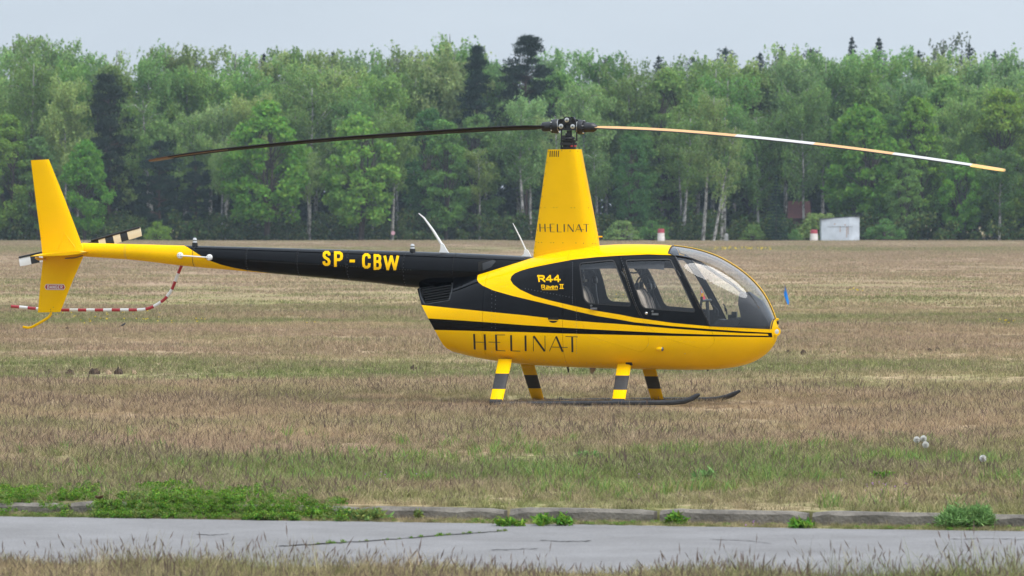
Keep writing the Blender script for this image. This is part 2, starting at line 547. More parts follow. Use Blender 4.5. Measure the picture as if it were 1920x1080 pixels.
M['markerred'] = principled('marker_red', (0.36, 0.05, 0.075), 0.6)
M['hutwall'] = principled('brown_boards', (0.11, 0.05, 0.045), 0.9, noise=0.3)
M['hutroof'] = principled('rust_red_roof', (0.15, 0.055, 0.055), 0.9, noise=0.25)
M['greystone'] = principled('grey_stone', (0.25, 0.25, 0.25), 0.9, noise=0.3)
M['signpink'] = principled('faded_pink_sign', (0.55, 0.30, 0.36), 0.6)
M['feather'] = principled('dark_feathers', (0.030, 0.028, 0.032), 0.5, noise=0.5, nscale=60)
M['beak'] = principled('dark_beak', (0.05, 0.035, 0.02), 0.5)
# ------------------------------------------------------------------ ground, road, kerb
SLOPE = -0.27
def far_edge(x): return 41.4 + SLOPE * x           # road's far edge
def near_edge(x): return 35.75 + SLOPE * x
KERB = 0.46                                          # kerb face stands this far behind the asphalt
ROAD_Z, FIELD_Z = -0.12, -0.03
def ground_z(x, y):
    d = y - far_edge(x)
    w = np.clip((d - 1.0) / 4.0, 0, 1)
    u = (np.sin(x * 0.9 + y * 0.37) + np.sin(y * 0.61 - x * 0.23 + 1.3) + np.sin(x * 0.31 - y * 0.17)) * 0.012
    w2 = np.clip((np.abs(y - 65.0) - 2.5) / 4.0, 0, 1)   # level where the helicopter stands
    return np.where(d > KERB + 0.07, FIELD_Z + u * w * w2, ROAD_Z - 0.004)

xs = np.concatenate([[-600, -300, -150, -80, -40, -25], np.arange(-16, 16.1, 0.5), [25, 40, 80, 150, 300, 600]])
ds = np.concatenate([[-150, -80, -40, -20, -10, -6, -3, 0, KERB + 0.06, KERB + 0.08], np.arange(1, 40, 0.7), np.arange(40, 100, 3.0),
                     np.arange(100, 480, 20.0), [520, 600, 700, 900, 1400]])
gv, gf = [], []
for d in ds:
    for x in xs:
        xx = max(-60.0, min(60.0, x))
        gv.append((x, 41.4 + SLOPE * xx + d, 0.0))
gv = np.array(gv)
gv[:, 2] = ground_z(np.clip(gv[:, 0], -60, 60), gv[:, 1])
nx = len(xs)
for i in range(len(ds) - 1):
    for j in range(nx - 1):
        a = i * nx + j
        gf.append((a, a + 1, a + nx + 1, a + nx))
g_ = MB().add(gv, gf).build('ground', M['ground'], None)
tag(g_, kind='structure')

rd = MB()
rx = np.arange(-40, 40.1, 0.4)
rj = np.random.RandomState(3)
rv = []
for x in rx:
    jf = 0.035 * rj.randn() if abs(x) < 12 else 0
    for k in range(6):
        y = near_edge(x) + (far_edge(x) + jf - near_edge(x)) * k / 5.0
        rv.append((x, y, ROAD_Z))
rf = []
for i in range(len(rx) - 1):
    for k in range(5):
        a = i * 6 + k
        rf.append((a, a + 6, a + 7, a + 1))
road = rd.add(rv, rf).build('road', M['asphalt'], None)
tag(road, kind='structure')

def crack(pts, w, name='crack'):
    mb = MB()
    P = []
    cr = np.random.RandomState(int(pts[0][0]))
    for (a, b) in zip(pts[:-1], pts[1:]):
        for k in range(8):
            P.append((a[0] + (b[0] - a[0]) * k / 8.0, a[1] + (b[1] - a[1]) * k / 8.0 + cr.uniform(-0.8, 0.8)))
    P.append(pts[-1])
    vs, fs = [], []
    for i, (px, py) in enumerate(P):
        q = on_ground(px, py, ROAD_Z)
        ww = w * cr.uniform(0.4, 1.2) * (0.15 if i in (0, len(P) - 1) else 1)
        vs += [(q[0], q[1] - ww, ROAD_Z + 0.004), (q[0], q[1] + ww, ROAD_Z + 0.004)]
    for i in range(len(P) - 1):
        fs.append((2 * i, 2 * i + 2, 2 * i + 3, 2 * i + 1))
    o = mb.add(vs, fs).build(name, M['crack'], road)
    return o
CRACK_A = [(540, 1024), (640, 1018), (760, 1010), (870, 1001), (948, 996)]
crack(CRACK_A, 0.045)
crack([(520, 1025), (560, 1023), (640, 1018)], 0.05)
crack([(365, 1002), (400, 1004), (430, 1001)], 0.03)
crack([(920, 1031), (960, 1031), (1010, 1029)], 0.025)
crack([(1010, 1014), (1060, 1016), (1110, 1015)], 0.03)
crack([(1330, 1012), (1400, 1014), (1450, 1020)], 0.02)
crack([(1780, 1012), (1850, 1010), (1940, 1013)], 0.025)

# kerb stones, each its own stone
kerb = empty('kerb', (0, 41.4 + KERB, 0))
tag(kerb, 'low row of weathered concrete kerb stones along the far road edge', 'kerb')
kr = np.random.RandomState(8)
yaw_k = math.atan(SLOPE)
step = 1.115
k0 = on_ground(953, 958, -0.06)[0]
for i in range(-8, 9):
    xc = k0 + step * (i + 0.5) * math.cos(yaw_k) * 1.02
    if xc < -2.9 and i not in (-5,):
        hgt = 0.075
    else:
        hgt = 0.092
    yc = far_edge(xc) + KERB - 0.01
    mb = MB()
    lx, ly, lz = step - 0.022, 0.13, hgt + 0.10
    R = Matrix.Rotation(yaw_k + kr.uniform(-0.006, 0.006), 3, 'Z') @ Matrix.Rotation(kr.uniform(-0.006, 0.006), 3, 'Y')
    # bevelled stone with a chipped upper edge
    nseg = 9
    rings = []
    for q in range(nseg + 1):
        xx = -lx / 2 + lx * q / nseg
        ch = 0.018 + 0.012 * abs(kr.randn()) * 0.7
        ee = 0.012 if q in (0, nseg) else 0.0
        prof = [(-ly / 2 + ee, -lz / 2), (-ly / 2 + ee, lz / 2 - ch - ee), (-ly / 2 + ch, lz / 2 - ee), (ly / 2 - 0.01, lz / 2 - ee), (ly / 2 - ee, lz / 2 - 0.012 - ee), (ly / 2 - ee, -lz / 2)]
        ring = []
        for (yy, zz) in prof:
            v = R @ Vector((xx, yy + kr.uniform(-0.002, 0.002), zz + kr.uniform(-0.002, 0.002)))
            ring.append((v.x, v.y, v.z))
        rings.append(ring)
    mb.loft(rings)
    o = mb.build('kerb_stone', M['concrete'], kerb, angle=25)
    o.location = (xc, yc - kerb.location[1], ROAD_Z + hgt - lz / 2 + kr.uniform(-0.006, 0.006))

# ------------------------------------------------------------------ trees (built in metres, base at the origin)
def quads_mesh(name, centres, ax, ay, mats, pts=4):
    """many little leaves: centre, half axis along, half axis across -> rhombus leaves"""
    n = len(centres)
    v = np.empty((n, 4, 3))
    v[:, 0] = centres - ax
    v[:, 1] = centres + ay + ax * 0.1
    v[:, 2] = centres + ax
    v[:, 3] = centres - ay + ax * 0.1
    me = bpy.data.meshes.new(name)
    me.vertices.add(n * 4)
    me.vertices.foreach_set('co', v.reshape(-1))
    me.loops.add(n * 4)
    me.loops.foreach_set('vertex_index', np.arange(n * 4, dtype=np.int32))
    me.polygons.add(n)
    me.polygons.foreach_set('loop_start', np.arange(0, n * 4, 4, dtype=np.int32))
    me.polygons.foreach_set('loop_total', np.full(n, 4, dtype=np.int32))
    me.materials.append(mats)
    me.update(calc_edges=True)
    return me
def rnd_dirs(r, n, zb=0.0):
    d = r.randn(n, 3); d[:, 2] += zb
    return d / (np.linalg.norm(d, axis=1, keepdims=True) + 1e-9)
def leaf_axes(r, n, L, W, axis=None, jitter=0.6):
    if axis is None:
        a = rnd_dirs(r, n)
    else:
        a = axis + jitter * r.randn(n, 3)
        a /= np.linalg.norm(a, axis=1, keepdims=True)
    b = np.cross(a, rnd_dirs(r, n))
    b /= np.linalg.norm(b, axis=1, keepdims=True) + 1e-9
    s = r.uniform(0.65, 1.3, (n, 1))
    return a * L * s, b * W * s

def trunk_path(r, H, lean=0.03, wob=0.12, k=9):
    ang = r.uniform(0, 2 * PI)
    base = np.array((math.cos(ang), math.sin(ang)))
    ph = r.uniform(0, 6)
    return [np.array((base[0] * lean * z + wob * math.sin(z * 0.5 + ph) * z / H, base[1] * lean * z + wob * math.cos(z * 0.43 + ph) * z / H, z))
            for z in np.linspace(0, H, k)]
def on_path(path, z):
    zs = [p[2] for p in path]
    return np.array([np.interp(z, zs, [p[i] for p in path]) for i in range(3)])

def birch(seed, H=16.0, R=2.7, base=0.22, nlimb=30, dense=1.0, lean=0.03, leafL=0.135, leafW=0.085, hang=1.0):
    r = np.random.RandomState(seed)
    path = trunk_path(r, H, lean)
    t = MB()
    t.tube(path, [0.19 * (1 - 0.9 * (p[2] / H)) + 0.015 for p in path], 7)
    C, AX = [], []
    for i in range(nlimb):
        u = (i + r.uniform(0, 1)) / nlimb
        z0 = H * (base + (0.95 - base) * u ** 0.9)
        prof = math.sin(PI * min(1, (0.12 + 0.86 * (1 - u)))) ** 0.65 if u > 0.4 else 0.72 + 0.28 * (u / 0.4)
        rl = R * prof * r.uniform(0.55, 1.1)
        az = r.uniform(0, 2 * PI)
        p0 = on_path(path, z0)
        d = np.array((math.cos(az), math.sin(az), 0))
        end = p0 + d * rl + np.array((0, 0, rl * r.uniform(0.45, 1.1)))
        mid = p0 + d * rl * 0.5 + np.array((0, 0, rl * 0.55))
        t.tube([p0, mid, end], [0.05 * (1 - u * 0.6), 0.03, 0.010], 4, caps=False)
        ns = int((20 + 14 * rl) * dense)
        for k in range(ns):
            q = r.uniform(0.15, 1.12)
            b = (p0 * (1 - q) ** 2 + 2 * mid * q * (1 - q) + end * q * q) if q <= 1 else end + d * (q - 1) * rl
            b = b + r.randn(3) * np.array((0.30, 0.30, 0.24))
            Ls = r.uniform(0.3, 1.25) * hang * (0.55 + 0.5 * rl / R)
            m = max(3, int(Ls / 0.10))
            tt = np.linspace(0, 1, m)[:, None]
            dr = r.randn(2) * 0.16
            C.append(b + tt * np.array((dr[0], dr[1], -Ls)) + r.randn(m, 3) * 0.06)
    C = np.concatenate(C)
    C[:, 2] = np.maximum(C[:, 2], H * base * 0.55)
    a, b = leaf_axes(r, len(C), leafL, leafW, np.array((0, 0, -1.0)), 0.9)
    return t, quads_mesh('birch_crown', C, a, b, M['leaf']), 'birch', H

def broadleaf(seed, H=11.0, R=3.2, nclump=100, per=110, base=0.16, leafL=0.16, leafW=0.11, ry=1.0, stems=3, top=0.75):
    r = np.random.RandomState(seed)
    t = MB()
    C = []
    limbs = []
    for s_ in range(stems):
        az = r.uniform(0, 2 * PI)
        p = [np.array((0.15 * math.cos(az), 0.15 * math.sin(az), 0.0))]
        for k in range(1, 6):
            p.append(np.array((math.cos(az) * R * 0.10 * k * r.uniform(0.5, 1.2), math.sin(az) * R * 0.10 * k * r.uniform(0.5, 1.2), H * 0.17 * k)))
        t.tube(p, [0.16 - 0.026 * k for k in range(6)], 6)
        limbs.append(p)
    for i in range(nclump):
        u = r.uniform(0, 1)
        z = H * (base + (1 - base) * u)
        rr = R * (0.55 + 0.45 * min(1, u / 0.35)) if u < 0.35 else R * max(0.05, 1 - ((u - 0.35) / 0.65) ** 2.2) ** top
        az = r.uniform(0, 2 * PI)
        q = rr * r.uniform(0.45, 1.0) ** 0.6
        c = np.array((math.cos(az) * q, math.sin(az) * q, z - 0.4))
        cr = r.uniform(0.45, 0.95) * (0.6 + 0.4 * R / 3.0)
        lp = limbs[i % stems]
        j = min(4, max(1, int(z / (H * 0.17)) - 1))
        t.tube([lp[j], (lp[j] + c) / 2 + np.array((0, 0, 0.2)), c], [0.045, 0.028, 0.01], 4, caps=False)
        d = rnd_dirs(r, per, 0.25)
        C.append(c + d * cr * r.uniform(0.35, 1.05, (per, 1)) * np.array((1, 1, 0.75)) + r.randn(per, 3) * 0.05)
    C = np.concatenate(C)
    C[:, 2] = np.maximum(C[:, 2], 0.3)
    a, b = leaf_axes(r, len(C), leafL, leafW)
    return t, quads_mesh('leafy_crown', C, a, b, M['leaf']), 'bark', H

def pine(seed, H=18.0, R=2.8, base=0.45, nclump=60, per=150, flat=0.42, leafL=0.17, leafW=0.035, tip=0.5):
    r = np.random.RandomState(seed)
    path = trunk_path(r, H, 0.01, 0.15)
    t = MB()
    t.tube(path, [0.19 * (1 - 0.85 * (p[2] / H)) + 0.02 for p in path], 7)
    C, A = [], []
    for i in range(nclump):
        u = r.uniform(0, 1)
        z = H * (base + (0.99 - base) * u)
        rr = R * (0.6 + 0.4 * min(1, u / 0.3)) * max(0.06, (1 - u ** 2.4)) ** tip
        az = r.uniform(0, 2 * PI)
        q = rr * r.uniform(0.2, 1.0)
        p0 = on_path(path, max(0.3, z - q * 0.15))
        c = on_path(path, z) + np.array((math.cos(az) * q, math.sin(az) * q, 0.15 * q))
        t.tube([p0, (p0 + c) / 2, c], [0.05, 0.03, 0.012], 4, caps=False)
        cr = r.uniform(0.45, 0.95)
        d = rnd_dirs(r, per, 0.3)
        C.append(c + d * cr * r.uniform(0.3, 1.0, (per, 1)) * np.array((1.15, 1.15, flat)))
        A.append(d + np.array((0, 0, 0.5)))
    C = np.concatenate(C); A = np.concatenate(A)
    a, b = leaf_axes(r, len(C), leafL, leafW, A, 0.45)
    return t, quads_mesh('pine_crown', C, a, b, M['needle']), 'pinebark', H

def spruce(seed, H=9.0, R=2.0, tiers=20, base=0.05, leafL=0.15, leafW=0.04, per=26, taper=0.85, rise=-0.32, arms=7):
    r = np.random.RandomState(seed)
    path = trunk_path(r, H, 0.0, 0.03)
    t = MB()
    t.tube(path, [0.13 * (1 - 0.9 * (p[2] / H)) + 0.01 for p in path], 6)
    C, A = [], []
    for i in range(tiers):
        u = i / (tiers - 1.0)
        z = H * (base + (0.985 - base) * u)
        rl0 = (R * (1 - u) ** taper + 0.10) * (r.uniform(0.7, 1.2) if arms < 7 else 1.0)
        nb = int(arms + arms * (1 - u))
        for k in range(nb):
            az = 2 * PI * (k + r.uniform(0, 1)) / nb
            rl = rl0 * r.uniform(0.6, 1.08)
            d = np.array((math.cos(az), math.sin(az), 0))
            m = int(per * (0.3 + rl / R))
            q = r.uniform(0.1, 1.0, (m, 1))
            c = np.array((0, 0, z)) + d * rl * q + np.array((0, 0, 1.0)) * (rise * rl * q + 0.16 * rl * q ** 3)
            side = np.array((-d[1], d[0], 0))
            c = c + side * r.randn(m, 1) * 0.16 * (1.1 - q) * rl + r.randn(m, 3) * 0.05 + np.array((0, 0, -1)) * np.abs(r.randn(m, 1)) * 0.09
            C.append(c); A.append(np.repeat((d * 0.8 + np.array((0, 0, -0.3)))[None], m, 0))
    C = np.concatenate(C); A = np.concatenate(A)
    a, b = leaf_axes(r, len(C), leafL, leafW, A, 0.4)
    return t, quads_mesh('spruce_crown', C, a, b, M['needle']), 'bark', H

PROTO = {}
def proto(key, res):
    t, crown, bark, H = res
    tb = t.build('trunk', M[bark], None, smooth=True, angle=80)
    tm = tb.data
    bpy.data.objects.remove(tb)
    PROTO.setdefault(key, []).append((tm, crown, H))
for s_ in range(5):
    proto('birch', birch(100 + s_, 16.0, 3.1 + 0.3 * (s_ % 3), 0.24 + 0.03 * s_, 34, 0.92))
for s_ in range(3):
    proto('bare_birch', birch(140 + s_, 16.0, 3.0, 0.40 + 0.04 * s_, 22, 0.75, lean=0.06))
for s_ in range(3):
    proto('birch_thin', birch(120 + s_, 16.0, 2.3, 0.30, 22, 0.42, lean=0.05))
for s_ in range(3):
    proto('leafy', broadleaf(200 + s_, 11.0, 3.1, 105, 105))
for s_ in range(2):
    proto('tall_leafy', broadleaf(220 + s_, 14.0, 2.6, 115, 100, 0.14, 0.14, 0.095))
proto('pine', pine(300, 18.0, 2.6, 0.42))
proto('pine', pine(301, 18.0, 3.1, 0.50, 70))
proto('pine', pine(302, 18.0, 2.2, 0.55, 45))
proto('pine_big', pine(303, 18.0, 3.2, 0.40, 130, 150, 0.5, tip=0.75))
proto('pine_narrow', pine(304, 18.0, 2.2, 0.40, 100, 140, 0.5, tip=1.0))
proto('pine_dense', pine(310, 13.0, 2.6, 0.20, 120, 150, 0.45, tip=0.62))
proto('pine_dense', pine(311, 12.0, 2.9, 0.10, 120, 150, 0.50, tip=0.5))
proto('spruce', spruce(320))
proto('spruce', spruce(321, 9.0, 1.6, 18))
proto('pine_tip', spruce(330, 18.0, 2.5, 24, 0.5, 0.16, 0.035, 42, 0.75, 0.45, 5))
proto('pine_tip', spruce(331, 18.0, 1.9, 24, 0.5, 0.16, 0.035, 42, 0.7, 0.25, 5))
proto('pine_tip', spruce(332, 18.0, 3.0, 22, 0.5, 0.16, 0.035, 46, 0.55, 0.55, 5))
proto('bush', broadleaf(400, 2.4, 1.5, 34, 90, 0.02, 0.10, 0.075, stems=2))
proto('bush', broadleaf(401, 2.4, 1.3, 26, 80, 0.02, 0.10, 0.075, stems=3))

TR = np.random.RandomState(77)
def vary(c, amt=0.10):
    k = 1 + TR.uniform(-amt, amt)
    return (max(0, c[0] * k * (1 + TR.uniform(-0.16, 0.16))), max(0, c[1] * k), max(0, c[2] * k * (1 + TR.uniform(-0.12, 0.12))), 1)
COLS = {'birch': (0.205, 0.325, 0.090), 'pale': (0.255, 0.370, 0.130), 'leafy': (0.165, 0.315, 0.050), 'deep': (0.130, 0.250, 0.066),
        'yellow': (0.225, 0.315, 0.055), 'pine': (0.026, 0.044, 0.030), 'spruce': (0.020, 0.045, 0.032), 'grey': (0.15, 0.18, 0.125), 'rust': (0.16, 0.07, 0.03)}
KINDNAME = {'birch': 'birch_tree', 'birch_thin': 'birch_tree', 'bare_birch': 'birch_tree', 'leafy': 'broadleaf_tree', 'tall_leafy': 'broadleaf_tree',
            'pine': 'pine_tree', 'pine_dense': 'pine_tree', 'pine_tip': 'pine_tree', 'pine_big': 'pine_tree', 'pine_narrow': 'pine_tree', 'spruce': 'spruce_tree', 'bush': 'bush'}
N_TREES = 0
def tree(kind, x, y, height, col, label, group=None, var=None, wide=1.0, lean=0.0, rz=None):
    global N_TREES
    N_TREES += 1
    ps = PROTO[kind]
    tm, cm, H = ps[(TR.randint(len(ps)) if var is None else var) % len(ps)]
    s = height / H
    e = empty(KINDNAME[kind], (x, y, FIELD_Z - 0.02), TR.uniform(0, 6.28) if rz is None else rz)
    e.rotation_euler[1] = lean
    if rz is not None and lean:
        e.rotation_mode = 'ZYX'
    e.scale = (s * wide, s * wide, s)
    tag(e, label, 'bush' if kind == 'bush' else 'tree', group)
    t = link('trunk', tm, e)
    c = link('crown', cm, e)
    c.color = vary(COLS[col], 0.24 if group else 0.08)
    return e
def depth_x(px, Y): return at_depth(px, 440, Y)[0]
def height_for(ytop, Y): return at_depth(960, ytop, Y)[2] - FIELD_Z

SKY_X = [-120, 0, 60, 110, 130, 180, 240, 300, 340, 400, 480, 560, 620, 700, 760, 850, 900, 950, 1060, 1150, 1240, 1300, 1350, 1440, 1500, 1600, 1700, 1770, 1850, 1920, 2040]
SKY_Y = [60, 55, 74, 92, 112, 112, 92, 84, 98, 104, 112, 104, 110, 122, 112, 86, 104, 110, 108, 112, 112, 122, 104, 104, 106, 112, 114, 118, 122, 112, 108]
def skyline(px): return float(np.interp(px, SKY_X, SKY_Y))

# trees that can be told apart in the photograph
def T(kind, px, Y, ytop, col, label, **k):
    return tree(kind, depth_x(px, Y), Y, height_for(ytop, Y), col, label, **k)
T('pine_dense', 205, 504, 138, 'pine', 'dense dark pine standing alone among pale birches above the helicopter tail fin', var=0, wide=0.80)
T('pine_dense', 300, 499, 262, 'pine', 'low spreading dark pine behind the tail boom, beside the white tail blade tip', var=1, wide=1.0)
T('pine_dense', 368, 500, 300, 'pine', 'second low dark pine behind the tail boom, on the nose side of the first', var=1, wide=1.0)
T('leafy', 500, 497, 192, 'leafy', 'bright green maple with rounded crown behind the black tail boom registration', var=0, wide=1.1)
T('tall_leafy', 18, 497, 208, 'yellow', 'yellow green broadleaf tree at the left edge beside the tail fin', var=0, wide=1.0)
T('leafy', 160, 495, 262, 'leafy', 'small fresh green tree with light branches right behind the tail fin', var=1, wide=0.85)
T('pine_narrow', 897, 512, 84, 'pine', 'tall narrow dark pine rising above birches left of the rotor hub', var=2, wide=0.9)
T('pine_big', 985, 513, 68, 'pine', 'tallest dark spreading pine above the treeline left of the rotor hub', var=1, wide=1.05)
T('birch_thin', 850, 522, 64, 'pale', 'tall airy birch top poking up beside the narrow dark pine', var=0)
T('leafy', 1620, 502, 196, 'leafy', 'large bright green broadleaf tree behind the grey metal shed', var=2, wide=1.12)
T('tall_leafy', 1720, 503, 178, 'leafy', 'tall leafy green tree right of the grey shed under the blade tip', var=1, wide=1.0)
T('tall_leafy', 1880, 503, 158, 'yellow', 'yellowish broadleaf tree at the right edge beyond the blade tip', var=0, wide=1.2)
T('spruce', 1455, 494, 328, 'spruce', 'dark conical spruce between the nose flag and the brown hut', var=0)
nb_ = T('bare_birch', 1318, 494, 178, 'birch', 'birch with long white trunk and dark nest behind the windshield', var=0, lean=0.07, rz=0.0)
dn = rnd_dirs(np.random.RandomState(4), 500)
na_, nbx = leaf_axes(np.random.RandomState(5), 500, 0.16, 0.03)
M['nest'] = leaf_mat('dry_twigs', (0.10, 0.075, 0.03), var=0.4, transl=0.2)
nest = link('nest', quads_mesh('nest', dn * np.random.RandomState(6).uniform(0.2, 0.75, (500, 1)) + np.array((0.35, -0.6, nb_.get('h', 13.2))), na_, nbx, M['nest']), nb_)
T('birch_thin', 1338, 492, 232, 'pale', 'slender birch leaning strongly beside the long white trunk behind the windshield', var=1, lean=0.15, rz=0.0)
T('birch_thin', 1775, 530, 72, 'grey', 'sparse greyish treetop standing above the right treeline', var=2)
T('birch_thin', 770, 528, 94, 'grey', 'bare greyish treetop above the birches between both antennas', var=1)
for px, yt, lab in ((1597, 66, 'thin pine tip above the treeline, straight over the grey shed'), (1648, 68, 'thin pine tip above the treeline, right of the shed'),
                    (1817, 80, 'pine tip above the treeline over the yellow blade tip'), (1865, 92, 'last small pine tip before the right edge of the woodland'),
                    (1722, 92, 'short dark pine tip between two taller tips at right'), (1360, 86, 'dark pine top just above the treeline over the windshield'),
                    (1465, 84, 'dark pine top above the treeline over the helicopter nose'), (1235, 102, 'broad dark pine top right of the rotor hub'),
                    (1300, 104, 'dark reddish pine top between rotor hub and nose'), (625, 94, 'dark pine top over the middle of the left rotor blade'),
                    (127, 100, 'small dark pine top in the skyline gap above the tail fin'), (155, 106, 'second small dark pine top in the skyline gap above the tail fin'),
                    (365, 95, 'dark pine top above the left rotor blade tip'), (495, 98, 'dark pine top above the maple behind the tail boom'),
                    (1135, 106, 'dark pine top immediately right of the rotor hub'), (1520, 88, 'dark pine top above the treeline beyond the nose'),
                    (1425, 96, 'dark flat pine top over the yellow nose strip'), (705, 112, 'tiny dark pine tip left of the bare treetop'),
                    (730, 114, 'tiny dark pine tip closest to the bare treetop')):
    T('pine_tip', px, 531, yt, 'pine', lab, var=(1 if 'tip' in lab else (0 if px % 2 else 2)), wide=(0.9 if 'tip' in lab else 1.15))
T('bush', 297, 488, 414, 'leafy', 'round bright green bush at the forest foot under the left blade', var=0, wide=1.0)
T('bush', 1168, 488, 410, 'birch', 'airy light green bush right beside the mast fairing', var=1, wide=1.3)
T('bush', 1225, 494, 412, 'deep', 'green bush behind the white and red marker over the cabin roof', var=0, wide=1.2)
T('bush', 1410, 494, 418, 'deep', 'low straggly bush at the forest foot over the windshield', var=1, wide=1.1)
T('bush', 1493, 489, 428, 'deep', 'low dull green bush between the spruce and the marker by the shed', var=1, wide=1.0)
T('bush', 1660, 493, 410, 'deep', 'green bush at the forest foot just right of the shed', var=0, wide=1.3)
T('bush', 1545, 495, 396, 'birch', 'pale green bush peeking over the shed roof', var=1, wide=1.4)

# the rest of the woodland edge: rows of alike trees
LB = {'birch': 'slender birch with hanging pale green foliage in the woodland edge', 'pale': 'pale grey green birch in the woodland edge',
      'leafy': 'fresh green broadleaf tree in the woodland edge', 'deep': 'deep green broadleaf tree in the shade of the woodland edge'}
GR = {'birch': 'birches of the woodland edge', 'pale': 'pale birches of the woodland edge', 'leafy': 'broadleaf trees of the woodland edge', 'deep': 'shaded broadleaf trees of the woodland edge'}
WHERE = [(0, 70, 'at the left end of the forest'), (70, 160, 'behind the tail fin'), (160, 300, 'between tail fin and left blade tip'), (300, 440, 'above the yellow black joint of the boom'),
         (440, 600, 'just left of the boom registration'), (600, 760, 'above the boom registration'), (760, 850, 'behind the taller white aerial'), (850, 990, 'behind the shorter white aerial'),
         (990, 1130, 'behind the mast fairing'), (1130, 1260, 'above the rear cabin door'), (1260, 1400, 'above the windshield'), (1400, 1540, 'left of the metal shed'),
         (1540, 1630, 'behind the metal shed'), (1630, 1760, 'just right of the metal shed'), (1760, 1890, 'under the yellow blade tip'), (1890, 1960, 'at the right end of the forest')]
WORD = {'birch': 'slender birch', 'pale': 'pale birch', 'leafy': 'fresh green broadleaf tree', 'deep': 'deep green leafy tree'}
def row(Y0, Y1, step, f0, f1, kinds, lo=-170, hi=2090, skip=(), front=False):
    made = []
    px = lo
    while px < hi:
        px += step * TR.uniform(0.7, 1.3)
        if any(a < px < b for a, b in skip):
            continue
        Y = TR.uniform(Y0, Y1)
        kind, col = kinds[TR.randint(len(kinds))]
        full = 450 - skyline(px)
        yt = 450 - full * TR.uniform(f0, f1)
        made.append((px, col, tree(kind, depth_x(px, Y), Y, height_for(yt, Y), col, LB[col], GR[col], wide=TR.uniform(0.85, 1.15) * (1.15 if f1 < 0.8 and 'birch' in kind else 1.0))))
    for a, b, ph in WHERE if front else ():
        here = sorted([m for m in made if a <= m[0] < b], key=lambda m: m[0])
        for i, (p_, c_, e_) in enumerate(here):
            e_['label'] = 'front row %s %s' % (WORD[c_], ph) + (', %s from the left there' % ('first', 'second', 'third', 'fourth', 'fifth')[i] if len(here) > 1 else '')
row(496, 501, 84, 0.48, 0.74, [('birch', 'birch'), ('bare_birch', 'birch'), ('tall_leafy', 'deep'), ('leafy', 'leafy'), ('birch', 'deep'), ('bare_birch', 'birch'), ('bare_birch', 'pale')], skip=((150, 400), (440, 560), (1420, 1560), (1575, 1650)), front=True)
row(503, 508, 78, 0.66, 0.88, [('birch', 'birch'), ('birch', 'pale'), ('bare_birch', 'birch'), ('tall_leafy', 'deep'), ('birch', 'birch')], skip=((180, 240),))
row(511, 517, 68, 0.86, 0.98, [('birch', 'birch'), ('birch', 'pale'), ('birch', 'birch'), ('tall_leafy', 'birch')], skip=((870, 1030),))
row(519, 527, 60, 0.95, 1.03, [('birch', 'birch'), ('birch', 'pale'), ('birch', 'pale'), ('birch_thin', 'pale')], skip=())

# ------------------------------------------------------------------ instanced ground cover and woodland fill (nobody could count it)
def instancer(name, pts, meshes, idx, rotz, scale, tilt=None, kind='stuff', label=None):
    coll = bpy.data.collections.new(name + '_pieces')
    for i, me in enumerate(meshes):
        o = bpy.data.objects.new('%s_piece_%02d' % (name, i), me)
        coll.objects.link(o)
    me = bpy.data.meshes.new(name)
    n = len(pts)
    me.vertices.add(n)
    me.vertices.foreach_set('co', np.asarray(pts, dtype=np.float32).reshape(-1))
    a = me.attributes.new('inst_rot', 'FLOAT_VECTOR', 'POINT')
    rot = np.zeros((n, 3), dtype=np.float32); rot[:, 2] = rotz
    if tilt is not None:
        rot[:, :2] = tilt
    a.data.foreach_set('vector', rot.reshape(-1))
    a = me.attributes.new('inst_scale', 'FLOAT_VECTOR', 'POINT')
    sc = np.asarray(scale, dtype=np.float32)
    if sc.ndim == 1:
        sc = np.repeat(sc[:, None], 3, 1)
    a.data.foreach_set('vector', sc.reshape(-1))
    a = me.attributes.new('inst_idx', 'INT', 'POINT')
    a.data.foreach_set('value', np.asarray(idx, dtype=np.int32))
    o = link(name, me)
    ng = bpy.data.node_groups.new(name + '_scatter', 'GeometryNodeTree')
    ng.interface.new_socket('Geometry', in_out='INPUT', socket_type='NodeSocketGeometry')
    ng.interface.new_socket('Geometry', in_out='OUTPUT', socket_type='NodeSocketGeometry')
    N, Lk = ng.nodes, ng.links
    gi, go = N.new('NodeGroupInput'), N.new('NodeGroupOutput')
    ip = N.new('GeometryNodeInstanceOnPoints')
    ci = N.new('GeometryNodeCollectionInfo')
    ci.inputs['Collection'].default_value = coll
    ci.inputs['Separate Children'].default_value = True
    ci.inputs['Reset Children'].default_value = True
    ip.inputs['Pick Instance'].default_value = True
    def attr(nm, typ):
        q = N.new('GeometryNodeInputNamedAttribute'); q.data_type = typ
        q.inputs['Name'].default_value = nm
        return q.outputs['Attribute']
    Lk.new(gi.outputs['Geometry'], ip.inputs['Points'])
    Lk.new(ci.outputs['Instances'], ip.inputs['Instance'])
    Lk.new(attr('inst_idx', 'INT'), ip.inputs['Instance Index'])
    e2r = N.new('FunctionNodeEulerToRotation')
    Lk.new(attr('inst_rot', 'FLOAT_VECTOR'), e2r.inputs[0])
    Lk.new(e2r.outputs[0], ip.inputs['Rotation'])
    Lk.new(attr('inst_scale', 'FLOAT_VECTOR'), ip.inputs['Scale'])
    Lk.new(ip.outputs['Instances'], go.inputs['Geometry'])
    md = o.modifiers.new('scatter', 'NODES'); md.node_group = ng
    tag(o, label, None, None, kind)
    return o

